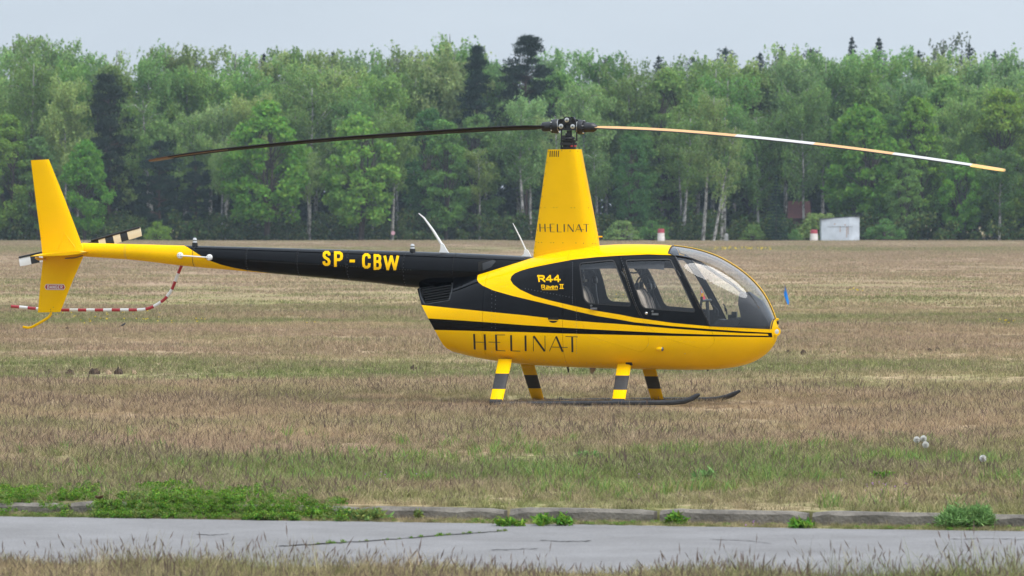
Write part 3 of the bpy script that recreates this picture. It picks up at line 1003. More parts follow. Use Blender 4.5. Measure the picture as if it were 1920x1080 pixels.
def clump_mesh(seed, n, r0, L, W, mat, up=0.2, squash=0.8):
    r = np.random.RandomState(seed)
    d = rnd_dirs(r, n, up)
    C = d * r0 * r.uniform(0.25, 1.0, (n, 1)) * np.array((1, 1, squash))
    a, b = leaf_axes(r, n, L, W)
    return quads_mesh('leaf_clump', C, a, b, mat)
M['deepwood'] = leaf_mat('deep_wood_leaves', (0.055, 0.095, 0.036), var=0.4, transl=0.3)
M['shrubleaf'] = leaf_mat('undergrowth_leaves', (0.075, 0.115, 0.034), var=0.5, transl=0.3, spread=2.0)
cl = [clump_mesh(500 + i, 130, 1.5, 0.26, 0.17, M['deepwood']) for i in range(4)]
n = 2600
r = np.random.RandomState(9)
P = np.stack([r.uniform(-66, 66, n), r.uniform(529, 560, n), 1.0 + 12.6 * r.uniform(0, 1, n)], 1)
m_ = 1500
xe = r.uniform(53, 98, m_) * np.where(r.uniform(0, 1, m_) < 0.5, -1, 1)
P = np.concatenate([P, np.stack([xe, r.uniform(503, 545, m_), 1.0 + 13.0 * r.uniform(0, 1, m_)], 1)]); n += m_
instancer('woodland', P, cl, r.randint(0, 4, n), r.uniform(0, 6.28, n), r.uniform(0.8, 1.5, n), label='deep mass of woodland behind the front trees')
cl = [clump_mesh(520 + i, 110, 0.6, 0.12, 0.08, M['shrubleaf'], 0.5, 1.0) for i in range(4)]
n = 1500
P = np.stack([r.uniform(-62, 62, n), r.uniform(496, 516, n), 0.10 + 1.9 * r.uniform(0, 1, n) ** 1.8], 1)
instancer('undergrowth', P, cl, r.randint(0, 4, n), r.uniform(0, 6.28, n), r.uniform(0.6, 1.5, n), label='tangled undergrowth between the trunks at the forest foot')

# ------------------------------------------------------------------ haze over the field
hz = MB().box((0, 420, 11.0), (1300, 2200, 26.0)).build('haze', [], None, smooth=False)
hm, hn, hl, hout = new_mat('thin_haze')
hv = hn.new('ShaderNodeVolumePrincipled')
hv.inputs['Color'].default_value = (0.72, 0.86, 1.0, 1)
hv.inputs['Density'].default_value = 0.00015
hv.inputs['Anisotropy'].default_value = 0.2
hl.new(hv.outputs['Volume'], hout.inputs['Volume'])
hz.data.materials.append(hm)
tag(hz, kind='stuff')
# ------------------------------------------------------------------ the helicopter
heli = empty('helicopter', tuple(HELI), YAW)
tag(heli, 'yellow and black four seat helicopter parked on its skids in the dry grass', 'helicopter')

def pchip(x, y, xq):
    x = np.asarray(x, float); y = np.asarray(y, float)
    h = np.diff(x); dl = np.diff(y) / h
    m = np.zeros_like(y)
    for i in range(1, len(x) - 1):
        if dl[i - 1] * dl[i] > 0:
            w1, w2 = 2 * h[i] + h[i - 1], h[i] + 2 * h[i - 1]
            m[i] = (w1 + w2) / (w1 / dl[i - 1] + w2 / dl[i])
    m[0], m[-1] = dl[0], dl[-1]
    k = np.clip(np.searchsorted(x, xq) - 1, 0, len(x) - 2)
    t = (xq - x[k]) / h[k]
    return (y[k] * (1 + 2 * t) * (1 - t) ** 2 + h[k] * m[k] * t * (1 - t) ** 2 + y[k + 1] * t * t * (3 - 2 * t) + h[k] * m[k + 1] * t * t * (t - 1))

RV = 0.7                      # metres per radian in the flat pattern
VMAX = RV * PI / 2
class Body:
    """smooth fuselage-like body: (s along, v around) -> right half surface"""
    def __init__(self, st):
        st = np.array(st, float)
        xt = np.array([loc(p, t)[0] for p, t in zip(st[:, 0], st[:, 1])])
        zt = np.array([loc(p, t)[1] for p, t in zip(st[:, 0], st[:, 1])])
        zb = np.array([loc(p, t)[1] for p, t in zip(st[:, 0], st[:, 2])])
        z0 = np.array([loc(p, t)[1] for p, t in zip(st[:, 0], st[:, 4])])
        k = np.concatenate([[0], np.cumsum(np.sqrt(np.diff(xt) ** 2 + np.maximum(np.abs(np.diff(zt)), np.maximum(np.abs(np.diff(zb)), np.abs(np.diff(st[:, 3])))) ** 2))])
        q = np.linspace(0, k[-1], 3000)
        self.s = q
        self.tab = [pchip(k, a, q) for a in (xt, zt, zb, st[:, 3], z0, st[:, 5], st[:, 6])]
        self.smax = k[-1]
    def at(self, s):
        return [np.interp(s, self.s, a) for a in self.tab]
    def ev(self, s, v):
        s = np.clip(np.asarray(s, float), 0, self.smax)
        p = np.clip(np.asarray(v, float) / RV, -PI / 2, PI / 2)
        x, zt, zb, w, z0, nu, nl = self.at(s)
        up = p >= 0
        h = np.where(up, zt - z0, z0 - zb); nn = np.where(up, nu, nl)
        c, si = np.abs(np.cos(p)), np.abs(np.sin(p))
        r = 1.0 / ((c / np.maximum(w, 1e-4)) ** nn + (si / np.maximum(h, 1e-4)) ** nn) ** (1.0 / nn)
        return np.stack([x, -r * np.cos(p), z0 + r * np.sin(p)], -1)
    def nrm(self, s, v):
        e = 2e-3
        a = self.ev(s + e, v) - self.ev(s - e, v)
        v1, v0 = np.clip(v + e, -VMAX, VMAX), np.clip(v - e, -VMAX, VMAX)
        b = self.ev(s, v1) - self.ev(s, v0)
        n = np.cross(b, a)
        n = n / (np.linalg.norm(n, axis=-1, keepdims=True) + 1e-12)
        P = self.ev(s, v)
        c = self.at(s)
        out = P - np.stack([P[..., 0], np.zeros_like(P[..., 0]), c[4]], -1)
        f = np.sign(np.sum(n * out, -1, keepdims=True)); f[f == 0] = 1
        return n * f
    def s_of_x(self, x):
        return np.interp(x, self.tab[0], self.s)
    def s_of_px(self, px, py=560):
        return float(self.s_of_x(loc(px, py, 0)[0]))
    def inv(self, pts):
        """pixels -> flat pattern, on the right side that faces the photographer"""
        out = []
        for px, py in pts:
            ly = -0.4
            for _ in range(40):
                x, z = loc(px, py, ly)
                s = float(self.s_of_x(x))
                xx, zt, zb, w, z0, nu, nl = [float(a) for a in self.at(s)]
                up = z >= z0
                h = max(1e-4, (zt - z0) if up else (z0 - zb)); nn = nu if up else nl
                q = min(1.0, abs(z - z0) / h)
                y = w * max(0.0, 1 - q ** nn) ** (1 / nn)
                ly = 0.5 * ly + 0.5 * (-y)
            zz = min(max(z, zb), zt)
            out.append((s, RV * math.atan2(zz - z0, max(y, 1e-6))))
        return np.array(out)
    def v_of_y(self, s, y):
        """v near the top where the surface is y metres off the centre line"""
        lo, hi = 0.0, VMAX
        for _ in range(50):
            m = (lo + hi) / 2
            if -self.ev(np.array([s]), np.array([m]))[0][1] > y: lo = m
            else: hi = m
        return lo

def densify(loop, step):
    loop = [np.array(p, float) for p in loop]
    out = []
    for a, b in zip(loop, loop[1:] + loop[:1]):
        n = max(1, int(np.linalg.norm(b - a) / step))
        out += [a + (b - a) * k / n for k in range(n)]
    return np.array(out)
def rounded(pts, r, n=5):
    """round the corners of a polygon in pixels"""
    out = []
    m = len(pts)
    rr = [r] * m if np.isscalar(r) else r
    for i in range(m):
        a, b, c = (np.array(pts[j % m], float) for j in (i - 1, i, i + 1))
        if rr[i] <= 0:
            out.append(b); continue
        d1 = (a - b) / np.linalg.norm(a - b); d2 = (c - b) / np.linalg.norm(c - b)
        q = min(rr[i], 0.45 * np.linalg.norm(a - b), 0.45 * np.linalg.norm(c - b))
        p, e = b + d1 * q, b + d2 * q
        for k in range(n + 1):
            t = k / n
            out.append(p * (1 - t) ** 2 + 2 * b * t * (1 - t) + e * t * t)
    return out
def inset(loop, d):
    loop = np.asarray(loop, float)
    area = 0.5 * np.sum(loop[:, 0] * np.roll(loop[:, 1], -1) - np.roll(loop[:, 0], -1) * loop[:, 1])
    sg = 1.0 if area > 0 else -1.0
    out = []
    m = len(loop)
    for i in range(m):
        t = loop[(i + 1) % m] - loop[i - 1]
        t = t / (np.linalg.norm(t) + 1e-12)
        out.append(loop[i] + sg * d * np.array((-t[1], t[0])))
    return np.array(out)
def in_poly(P, loop):
    x, y = P[:, 0], P[:, 1]
    ins = np.zeros(len(P), bool)
    a = np.asarray(loop); b = np.roll(a, -1, 0)
    for (x0, y0), (x1, y1) in zip(a, b):
        c = (y0 > y) != (y1 > y)
        if c.any():
            xi = (x1 - x0) * (y - y0) / ((y1 - y0) if y1 != y0 else 1e-12) + x0
            ins ^= c & (x < xi)
    return ins

def panel_data(surf, outers, holes=(), off=0.0, thick=0.010, grid=0.045, paint=(), base=0, mirror=False, nearonly=True):
    pts, edges = [], []
    def add_loop(lp):
        b = len(pts)
        m = len(lp)
        pts.extend([Vector((float(p[0]), float(p[1]))) for p in lp])
        edges.extend([(b + i, b + (i + 1) % m) for i in range(m)])
    allo = np.concatenate(outers)
    mn, mx = allo.min(0), allo.max(0)
    for lp in outers: add_loop(lp)
    for lp in holes: add_loop(lp)
    for _, lp in paint:
        if lp[:, 0].max() < mn[0] or lp[:, 0].min() > mx[0] or lp[:, 1].max() < mn[1] or lp[:, 1].min() > mx[1]:
            continue
        add_loop(lp)
    if grid:
        gx, gy = np.meshgrid(np.arange(mn[0] + grid / 2, mx[0], grid), np.arange(mn[1] + grid / 2, mx[1], grid))
        G = np.stack([gx.ravel(), gy.ravel()], 1)
        ok = np.zeros(len(G), bool)
        for lp in outers: ok |= in_poly(G, lp)
        pts.extend([Vector((float(p[0]), float(p[1]))) for p in G[ok]])
    vo, _, fo, _, _, _ = delaunay_2d_cdt(pts, edges, [], 0, 1e-6)
    V = np.array([(p.x, p.y) for p in vo])
    T_ = np.array(fo)
    cen = V[T_].mean(1)
    keep = np.zeros(len(T_), bool)
    for lp in outers: keep |= in_poly(cen, lp)
    for lp in holes: keep &= ~in_poly(cen, lp)
    T_, cen = T_[keep], cen[keep]
    mi = np.full(len(T_), base)
    for c, lp in paint:
        mi[in_poly(cen, lp)] = c
    used, invx = np.unique(T_, return_inverse=True)
    V = V[used]; T_ = invx.reshape(-1, 3)
    Nn = surf.nrm(V[:, 0], V[:, 1]); P = surf.ev(V[:, 0], V[:, 1]) + Nn * off
    fn = np.cross(P[T_[:, 1]] - P[T_[:, 0]], P[T_[:, 2]] - P[T_[:, 0]])
    flip = np.sum(fn * Nn[T_].mean(1), 1) < 0
    T_[flip] = T_[flip][:, ::-1]
    vs, ns, fs, ms = [P], [Nn], [tuple(t) for t in T_], list(mi)
    if thick:
        n0 = len(P)
        vs.append(P - Nn * thick); ns.append(-Nn)
        fs += [tuple(i + n0 for i in t[::-1]) for t in T_]; ms += [2 if len(paint) or base else base] * len(T_)
        ed = {}
        for t, m_ in zip(T_, mi):
            for a, b in ((t[0], t[1]), (t[1], t[2]), (t[2], t[0])):
                if (b, a) in ed: del ed[(b, a)]
                else: ed[(a, b)] = m_
        nb = 2 * n0
        ev, en = [], []
        for (a, b), m_ in ed.items():
            q = np.cross(P[b] - P[a], Nn[a]); q = q / (np.linalg.norm(q) + 1e-12)
            ev += [P[a], P[b], P[b] - Nn[b] * thick, P[a] - Nn[a] * thick]
            en += [q] * 4
            fs.append((nb + 3, nb + 2, nb + 1, nb)); ms.append(m_); nb += 4
        if ev:
            vs.append(np.array(ev)); ns.append(np.array(en))
    vs, ns = np.concatenate(vs), np.concatenate(ns)
    if mirror:
        n0 = len(vs)
        fl = np.array((1, -1, 1))
        if mirror == 'only':
            vs, ns = vs * fl, ns * fl
            fs = [f[::-1] for f in fs]
        else:
            vs = np.concatenate([vs, vs * fl]); ns = np.concatenate([ns, ns * fl])
            fs = fs + [tuple(i + n0 for i in f[::-1]) for f in fs]; ms = ms + ms
    return vs, ns, fs, ms
def panel(name, surf, outers, mats, parent, **k):
    vs, ns, fs, ms = panel_data(surf, outers, **k)
    me = bpy.data.meshes.new(name)
    me.from_pydata(vs.tolist(), [], fs)
    for m in mats: me.materials.append(m)
    me.polygons.foreach_set('material_index', ms)
    me.polygons.foreach_set('use_smooth', [True] * len(fs))
    me.update()
    me.normals_split_custom_set_from_vertices(ns.tolist())
    return link(name, me, parent)

HULL = Body([
    # px, top, bottom, half width, widest at, upper / lower squareness
    (762, 541, 640, 0.43, 590, 2.2, 2.6), (800, 537.5, 650, 0.47, 592, 2.2, 2.6), (850, 529, 659, 0.51, 596, 2.2, 2.6), (905, 509, 672, 0.55, 600, 2.2, 2.6),
    (960, 493, 680, 0.585, 604, 2.3, 2.7), (1000, 483, 684, 0.605, 607, 2.3, 2.7), (1040, 473.5, 686.5, 0.62, 609, 2.4, 2.8), (1080, 466, 688.5, 0.63, 610, 2.45, 2.8),
    (1124, 460, 690, 0.64, 611, 2.5, 2.8), (1180, 457.5, 691.5, 0.645, 612, 2.5, 2.8), (1240, 458.5, 692.5, 0.64, 612, 2.5, 2.7), (1263, 460.5, 693, 0.63, 612, 2.45, 2.6),
    (1300, 466, 693.5, 0.605, 612, 2.35, 2.5), (1340, 478, 692.5, 0.56, 612, 2.25, 2.4), (1380, 499.5, 688, 0.49, 612, 2.2, 2.3), (1410, 523.5, 679.5, 0.415, 612, 2.15, 2.2),
    (1433, 551, 666, 0.325, 612, 2.1, 2.1), (1447, 577, 652, 0.235, 612, 2.1, 2.1), (1454, 595, 640, 0.155, 613, 2.1, 2.1), (1457.5, 606, 628, 0.08, 614, 2.0, 2.0), (1459, 615, 617, 0.006, 616, 2.0, 2.0)])

def hp(pts, step=5.0, closed=True):
    return HULL.inv(densify(pts, step) if closed else pts)

# outlines, traced on the right side
WIN_R = rounded([(1087, 494.3), (1150, 488.2), (1181.5, 567), (1181, 573.6), (1103, 568.3), (1095, 560)], [5, 5, 4, 2, 6, 6])
WIN_F = rounded([(1173.5, 488.6), (1256.5, 486.6), (1301.5, 581), (1301, 584.8), (1209, 577.6), (1202.5, 571)], [5, 5, 3, 2, 6, 6])
DOOR_R = rounded([(1078, 486.3), (1118, 482.2), (1160.3, 479.4), (1189, 572), (1213, 614), (1217.5, 647), (1203, 660.5), (1192, 658), (1102, 630), (1077, 574)], [4, 0, 4, 30, 30, 14, 8, 10, 8, 30])
DOOR_F = rounded([(1162.3, 479.2), (1215, 477.2), (1261.8, 478.6), (1327, 607), (1338.5, 629), (1340.5, 643), (1325, 655.5), (1316, 654.5), (1236, 631), (1214.8, 612), (1191, 571)], [4, 0, 4, 20, 20, 10, 6, 10, 8, 20, 30])
d_r, d_f = hp(DOOR_R, 4), hp(DOOR_F, 4)
w_r, w_f = hp(WIN_R, 4), hp(WIN_F, 4)
wsx = lambda px: HULL.s_of_px(px)
S_ROOF = wsx(1263.5)
# windshield: up the door post, along the sill, round the nose to the centre strip, back along the strip
ws_low = HULL.inv(densify([(1265.5, 480), (1331.5, 611.5), (1448.5, 617.3)], 4)[:-1])
ws_low = ws_low[:int(len(ws_low) * 0.5) + 1] if False else HULL.inv([np.array((1265.5, 480)) * (1 - k / 30.0) + np.array((1331.5, 611.5)) * k / 30.0 for k in range(31)] +
         [np.array((1331.5, 611.5)) * (1 - k / 25.0) + np.array((1446.5, 617.0)) * k / 25.0 for k in range(1, 26)])
s_end = wsx(1455.0)
def strip_v(s): return HULL.v_of_y(s, 0.016)
top_ss = np.linspace(s_end, S_ROOF, 40)
strip_line = np.array([(s, strip_v(s)) for s in top_ss])
a0, b0 = ws_low[-1], strip_line[0]
nose_edge = []
for k in range(1, 9):
    t = k / 9.0
    nose_edge.append(a0 * (1 - t) + b0 * t + np.array((0.010 * math.sin(PI * t), -0.02 * math.sin(PI * t))))
roof_edge = np.array([(S_ROOF, strip_line[-1][1] + (ws_low[0][1] - strip_line[-1][1]) * k / 12.0) for k in range(1, 12)])
WS = np.concatenate([ws_low, np.array(nose_edge), strip_line, roof_edge])

# paint scheme (yellow over black), traced on the right side
def band(up, lo): return up + lo[::-1]
BLACK_TOP = [(957, 524.5), (959, 518), (965, 512.5), (975, 508), (990, 503.5), (1010, 499), (1040, 493), (1075, 486.6), (1118, 482), (1160, 479.2), (1215, 476.8), (1264, 478.4), (1268, 484),
             (1333, 612.6), (1331, 612), (1260, 605.5), (1190, 595.5), (1163, 590), (1120, 583), (1075, 573.5), (1030, 563), (1000, 554.5), (975, 543), (962, 533)]
BLACK_MID = [(740, 520), (880, 519), (898, 511.5), (895.5, 517), (894.5, 524), (897, 529), (905, 535.5), (925, 544.5), (960, 554.5), (1000, 564), (1040, 573.5), (1075, 582.5), (1120, 592.5), (1160, 599), (1190, 604.3), (1260, 611.5),
             (1331, 617), (1390, 621), (1447, 624), (1448.5, 632.5), (1390, 631.8), (1331, 631), (1260, 630), (1190, 628.5), (1120, 627), (1060, 625.5), (982, 622.8), (924, 621.6), (815, 618.6), (740, 617),
             (740, 594.5), (803, 597), (860, 600.5), (924, 605), (982, 609.5), (1060, 614.5), (1120, 618), (1190, 621.5), (1260, 625), (1331, 627.3), (1390, 628.6), (1441, 629.5), (1439.5, 626.2), (1390, 624.6), (1331, 621.3), (1260, 616),
             (1190, 610), (1160, 607.5), (1120, 604.8), (1060, 600), (982, 591), (924, 585.4), (860, 579), (791, 572), (740, 568)]
PAINT = [(1, hp(BLACK_TOP, 4)), (1, hp(BLACK_MID, 4))]

HM = [M['yellow'], M['black'], M['liner']]
# seams that split the shell into its panels
def seam(px):
    s = wsx(px)
    return np.array([(s, v) for v in np.linspace(-VMAX, VMAX, 40)])
rear_cut = HULL.inv(densify([(782.5, 541.5), (790, 572), (803, 597), (818, 624), (830, 645), (846, 658)], 5)[:int(1e9)])
rc = HULL.inv([(782.3, 541.2), (785, 553), (790, 571), (796, 583.5), (803, 597), (810, 610), (818, 624.5), (825, 637), (830, 645.5), (836, 652), (846, 658)])
rear_line = np.concatenate([[(rc[-1][0], -VMAX)], rc[::-1], [(rc[0][0], VMAX)]])
GAP = 0.0022
def span(s0, s1, n=30):
    return np.linspace(s0, s1, n)
def shell_outline(left, right):
    """left, right: lines from bottom (-VMAX) to top (VMAX)"""
    bot = np.array([(s, -VMAX) for s in span(left[0][0], right[0][0])[1:-1]])
    top = np.array([(s, VMAX) for s in span(right[-1][0], left[-1][0])[1:-1]])
    return np.concatenate([left[::-1], bot, right, top])
GRILLE = rounded([(787, 541), (848, 530.2), (846.5, 546), (841.5, 563.2), (797, 570.2), (790, 556)], [3, 3, 2, 2, 2, 2])
gr = hp(GRILLE, 3)
SEAM_C = 925.5; SEAM_T = 1077.0
eg = seam(SEAM_C) - np.array((GAP, 0))
o_cowl = shell_outline(rear_line, eg)
cowl = panel('engine_cowling', HULL, [o_cowl], HM, heli, holes=[gr], paint=PAINT, thick=0.015, mirror=True)
o_tank = shell_outline(seam(SEAM_C) + np.array((GAP, 0)), seam(SEAM_T) - np.array((GAP, 0)))
# the side panel keeps clear of the rear door
tank = panel('mid_fuselage_panel', HULL, [o_tank], HM, heli, holes=[d_r], paint=PAINT, thick=0.015, mirror=True)
sN = HULL.smax - 0.001
o_cab = shell_outline(seam(SEAM_T) + np.array((GAP, 0)), np.array([(sN, v) for v in np.linspace(-VMAX, VMAX, 30)]))
LIGHT = [(1455.3 + 5.2 * math.cos(a), 621.8 + 9.5 * math.sin(a)) for a in np.linspace(0, 2 * PI, 20, endpoint=False)]
cabin = panel('cabin_shell', HULL, [o_cab], HM, heli, holes=[d_r, d_f, WS], paint=PAINT, thick=0.022, grid=0.04, mirror=True)

# doors: skin, window pane, latch
for side in ('near', 'far'):
    mir = False if side == 'near' else 'only'
    sg = 1 if side == 'near' else -1
    for nm, dl, wl_, hand, hinge in (('rear_door', d_r, w_r, (1109, 576.5), (1170, 515)), ('front_door', d_f, w_f, (1224, 587), (1274, 513))):
        dd = inset(dl, 0.003)
        d = panel(nm, HULL, [dd], HM, heli, holes=[wl_], paint=PAINT, base=0, thick=0.018, grid=0.04, mirror=mir)
        panel('window_pane', HULL, [inset(wl_, -0.006)], [M['glass']], d, off=-0.006, thick=0.0, grid=0.05, mirror=mir)
        rim = panel('window_seal', HULL, [inset(wl_, -0.009)], [M['rubber']], d, holes=[inset(wl_, 0.003)], off=0.002, thick=0.006, grid=0, mirror=mir)
        q = HULL.inv([hand])[0]
        p = HULL.ev(q[:1], q[1:])[0]; p[1] *= sg
        mb = MB()
        mb.box((p[0] + 0.03, p[1] - 0.018 * sg, p[2] - 0.012), (0.075, 0.016, 0.022))
        mb.tube([(p[0], p[1], p[2] + 0.02), (p[0], p[1] - 0.022 * sg, p[2] + 0.02)], 0.012, 8)
        mb.build('door_latch', M['greymetal'], d)
        q = HULL.inv([hinge])[0]
        p = HULL.ev(q[:1], q[1:])[0]; p[1] *= sg
        MB().tube([(p[0] - 0.03, p[1] - 0.006 * sg, p[2] + 0.035), (p[0] + 0.01, p[1] - 0.01 * sg, p[2] - 0.03)], 0.010, 6).build('door_hinge', M['satin'], d)
        if nm == 'front_door':
            q = HULL.inv([(1212, 587.5)])[0]
            p = HULL.ev(q[:1], q[1:])[0]; p[1] *= sg
            MB().lathe([(-0.002, 0.016), (0.006, 0.016), (0.010, 0.011), (0.012, 0)], p, (0, -sg, 0), 12).build('door_lock', M['steel'], d)
    ws = panel('windshield_half', HULL, [WS], [M['windshield']], heli, off=-0.004, thick=0.0, grid=0.04, mirror=mir)
    edge = panel('windshield_seal', HULL, [inset(WS, -0.004)], [M['rubber']], ws, holes=[inset(WS, 0.008)], off=0.003, thick=0.006, grid=0, mirror=mir)

# inner air frame so the seams and the engine bay read dark
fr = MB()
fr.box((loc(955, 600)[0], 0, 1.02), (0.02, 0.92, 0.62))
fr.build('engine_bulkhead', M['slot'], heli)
rb = []
for yy, zz in zip(rear_line[:, 0], rear_line[:, 1]):
    pass
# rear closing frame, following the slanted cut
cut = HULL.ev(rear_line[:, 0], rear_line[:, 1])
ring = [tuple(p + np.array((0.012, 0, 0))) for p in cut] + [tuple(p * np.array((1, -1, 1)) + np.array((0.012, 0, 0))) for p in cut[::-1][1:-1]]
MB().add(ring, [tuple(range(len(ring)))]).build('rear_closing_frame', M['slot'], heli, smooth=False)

# cooling grille: recessed dark box and five louvre slats
gq = HULL.ev(gr[:, 0], gr[:, 1]) + np.array((0, 0.10, 0))
MB().add([tuple(p) for p in gq], [tuple(range(len(gq)))]).build('grille_recess', M['slot'], cowl, smooth=False)
for k in range(6):
    t = (k + 0.6) / 6.2
    a = np.array((788.5, 541.5)) * (1 - t) + np.array((797, 569.5)) * t
    b = np.array((848, 531)) * (1 - t) + np.array((841.5, 562.5)) * t
    pa = HULL.inv([a * (1 - q) + b * q for q in (0.02, 0.35, 0.68, 0.99)])
    pts = HULL.ev(pa[:, 0], pa[:, 1])
    vs, fs = [], []
    for p in pts:
        vs += [p + np.array((0, 0.004, 0.004)), p + np.array((0, 0.004, -0.006)), p + np.array((0, 0.05, -0.022)), p + np.array((0, 0.05, -0.012))]
    for i in range(3):
        for j in range(4):
            fs.append((4 * i + j, 4 * i + (j + 1) % 4, 4 * i + 4 + (j + 1) % 4, 4 * i + 4 + j))
    MB().add(vs, fs).build('slat', M['satin'], cowl)
grim = panel('grille_frame', HULL, [inset(gr, -0.012)], [M['satin']], cowl, holes=[inset(gr, 0.004)], off=0.004, thick=0.008, grid=0)

# ---- lettering helpers
def strokes(paths, w, box, slant=0.0, capx=0.0):
    """unit strokes -> little polygons in pixels; box = (x0, x1, ytop, ybottom); slant shifts the top right"""
    x0, x1, yt, yb = box
    out = []
    for pth in paths:
        P = [np.array((x0 + (x1 - x0) * u + slant * v, yb + (yt - yb) * v)) for u, v in pth]
        for i in range(len(P) - 1):
            a, b = P[i], P[i + 1]
            d = (b - a) / (np.linalg.norm(b - a) + 1e-9)
            n = np.array((-d[1], d[0]))
            ea = w * 0.28 if i > 0 else capx; eb = w * 0.28 if i < len(P) - 2 else capx
            out.append([a - d * ea + n * w / 2, b + d * eb + n * w / 2, b + d * eb - n * w / 2, a - d * ea - n * w / 2])
    return out
GLY = {
 'S': [[(.93, .74), (.90, .90), (.72, .99), (.35, .99), (.14, .90), (.10, .72), (.24, .58), (.78, .42), (.93, .27), (.88, .09), (.66, .01), (.34, .01), (.12, .10), (.07, .27)]],
 'P': [[(.12, 0), (.12, 1)], [(.12, .98), (.66, .98), (.90, .88), (.94, .72), (.88, .54), (.66, .45), (.12, .45)]],
 'C': [[(.93, .70), (.88, .90), (.66, .99), (.36, .99), (.14, .88), (.08, .66), (.08, .34), (.14, .12), (.36, .01), (.66, .01), (.88, .10), (.94, .32)]],
 'B': [[(.12, 0), (.12, 1)], [(.12, .98), (.62, .98), (.86, .90), (.88, .74), (.80, .58), (.60, .53), (.12, .53)], [(.60, .53), (.86, .45), (.94, .27), (.86, .08), (.62, .02), (.12, .02)]],
 'W': [[(.03, 1), (.25, .02), (.5, .95), (.75, .02), (.97, 1)]],
 '-': [[(0, .5), (1, .5)]],
 'R': [[(.12, 0), (.12, 1)], [(.03, .95), (.75, .95), (.92, .86), (.92, .62), (.75, .48), (.30, .48)], [(.52, .48), (.95, 0)]],
 '4': [[(.70, 0), (.70, .98), (.05, .36), (.05, .30), (1.0, .30)]],
 'a': [[(.18, .62), (.80, .62), (.86, .52), (.86, 0)], [(.86, .34), (.22, .34), (.10, .22), (.14, .04), (.80, .04)]],
 'v': [[(.05, .64), (.42, .02), (.95, .64)]],
 'e': [[(.12, .33), (.88, .33), (.84, .60), (.22, .62), (.10, .50), (.10, .12), (.22, .02), (.92, .02)]],
 'n': [[(.12, 0), (.12, .64)], [(.12, .58), (.72, .62), (.88, .50), (.88, 0)]],
 '2': [[(0, .97), (1, .97)], [(0, .03), (1, .03)], [(.33, 0), (.33, 1)], [(.67, 0), (.67, 1)]],
 'D': [[(.12, 0), (.12, 1)], [(.12, .96), (.6, .96), (.9, .75), (.9, .25), (.6, .04), (.12, .04)]],
 'A': [[(.02, 0), (.5, 1), (.98, 0)], [(.2, .32), (.8, .32)]],
 'N': [[(.1, 0), (.1, 1), (.9, 0), (.9, 1)]],
 'G': [[(.9, .75), (.65, .97), (.35, .97), (.1, .75), (.1, .25), (.35, .03), (.65, .03), (.9, .2), (.9, .48), (.55, .48)]],
 'E': [[(.12, 0), (.12, 1)], [(.12, .96), (.9, .96)], [(.12, .5), (.75, .5)], [(.12, .04), (.9, .04)]],
}
def decal(name, surf, polys, mat, parent, off=0.0014, step=4.0, grid=0.0):
    outs = [surf.inv(densify(p, step)) for p in polys]
    return panel(name, surf, outs, [mat], parent, off=off, thick=0.0, grid=grid)

# company name, traced strokes (thick stems, hairline arms)
def name_polys(fx, fy, wk=1.0, hair=1.15):
    """fx, fy: trace coordinates (530..1345, 775..915) -> pixels"""
    sk = lambda a, b, w, e=0: [np.array(q) for q in _bar(np.array((fx(*a), fy(*a))), np.array((fx(*b), fy(*b))), w, e)]
    T_, H_ = 3.6 * wk, hair
    L = [((536, 773), (541, 894), T_), ((618, 776), (624, 898), T_), ((541, 836), (618, 838), H_), ((648, 836), (740, 839), H_), ((706, 778), (711, 901), T_), ((708, 781), (778, 781), H_),
         ((708, 902), (780, 905), H_), ((824, 782), (826, 905), T_), ((824, 905), (896, 907), H_), ((936, 785), (938, 907), T_), ((997, 788), (998, 908), H_), ((1000, 790), (1086, 908), T_),
         ((1088, 787), (1089, 908), H_), ((1122, 908), (1175, 792), H_), ((1175, 792), (1226, 912), T_), ((1140, 875), (1265, 878), H_), ((1248, 793), (1345, 796), H_), ((1300, 795), (1302, 915), T_)]
    return [sk(a, b, w) for a, b, w in L]
def _bar(a, b, w, e=0):
    d = (b - a) / np.linalg.norm(b - a); n = np.array((-d[1], d[0])) * w / 2
    return [a + n, b + n, b - n, a - n]
S1 = 4.155
decal('company_lettering', HULL, name_polys(lambda x, y: 760 + x / S1, lambda x, y: 440 + y / S1), M['ink'], cabin, off=0.0016, grid=0.03)
R44 = strokes(GLY['R'], 2.9, (1009.5, 1022, 516.8, 527.6), -1.5, 1.2) + strokes(GLY['4'], 2.7, (1024.5, 1036, 516.5, 528), -1, 1.0) + strokes(GLY['4'], 2.7, (1039, 1050.5, 516.2, 528), -1, 1.0)
decal('type_number', HULL, R44, M['yellow'], cabin, off=0.0016, grid=0.03)
RVN = (strokes(GLY['R'], 1.5, (1015.5, 1022.5, 534.3, 541.5), -1) + strokes(GLY['a'], 1.4, (1023.5, 1029, 533, 541.5)) + strokes(GLY['v'], 1.4, (1029.5, 1034, 533.5, 541.5)) +
       strokes(GLY['e'], 1.4, (1034.5, 1039.5, 533.5, 541.2)) + strokes(GLY['n'], 1.4, (1040.5, 1045.5, 533.5, 541.2)) + strokes(GLY['2'], 1.5, (1049, 1057, 533.2, 541.2)) +
       strokes([[(0, 0), (1, 0)]], 0.9, (1016, 1046, 540, 543.2)))
decal('type_name', HULL, RVN, M['yellow'], cabin, off=0.0016, grid=0.03)

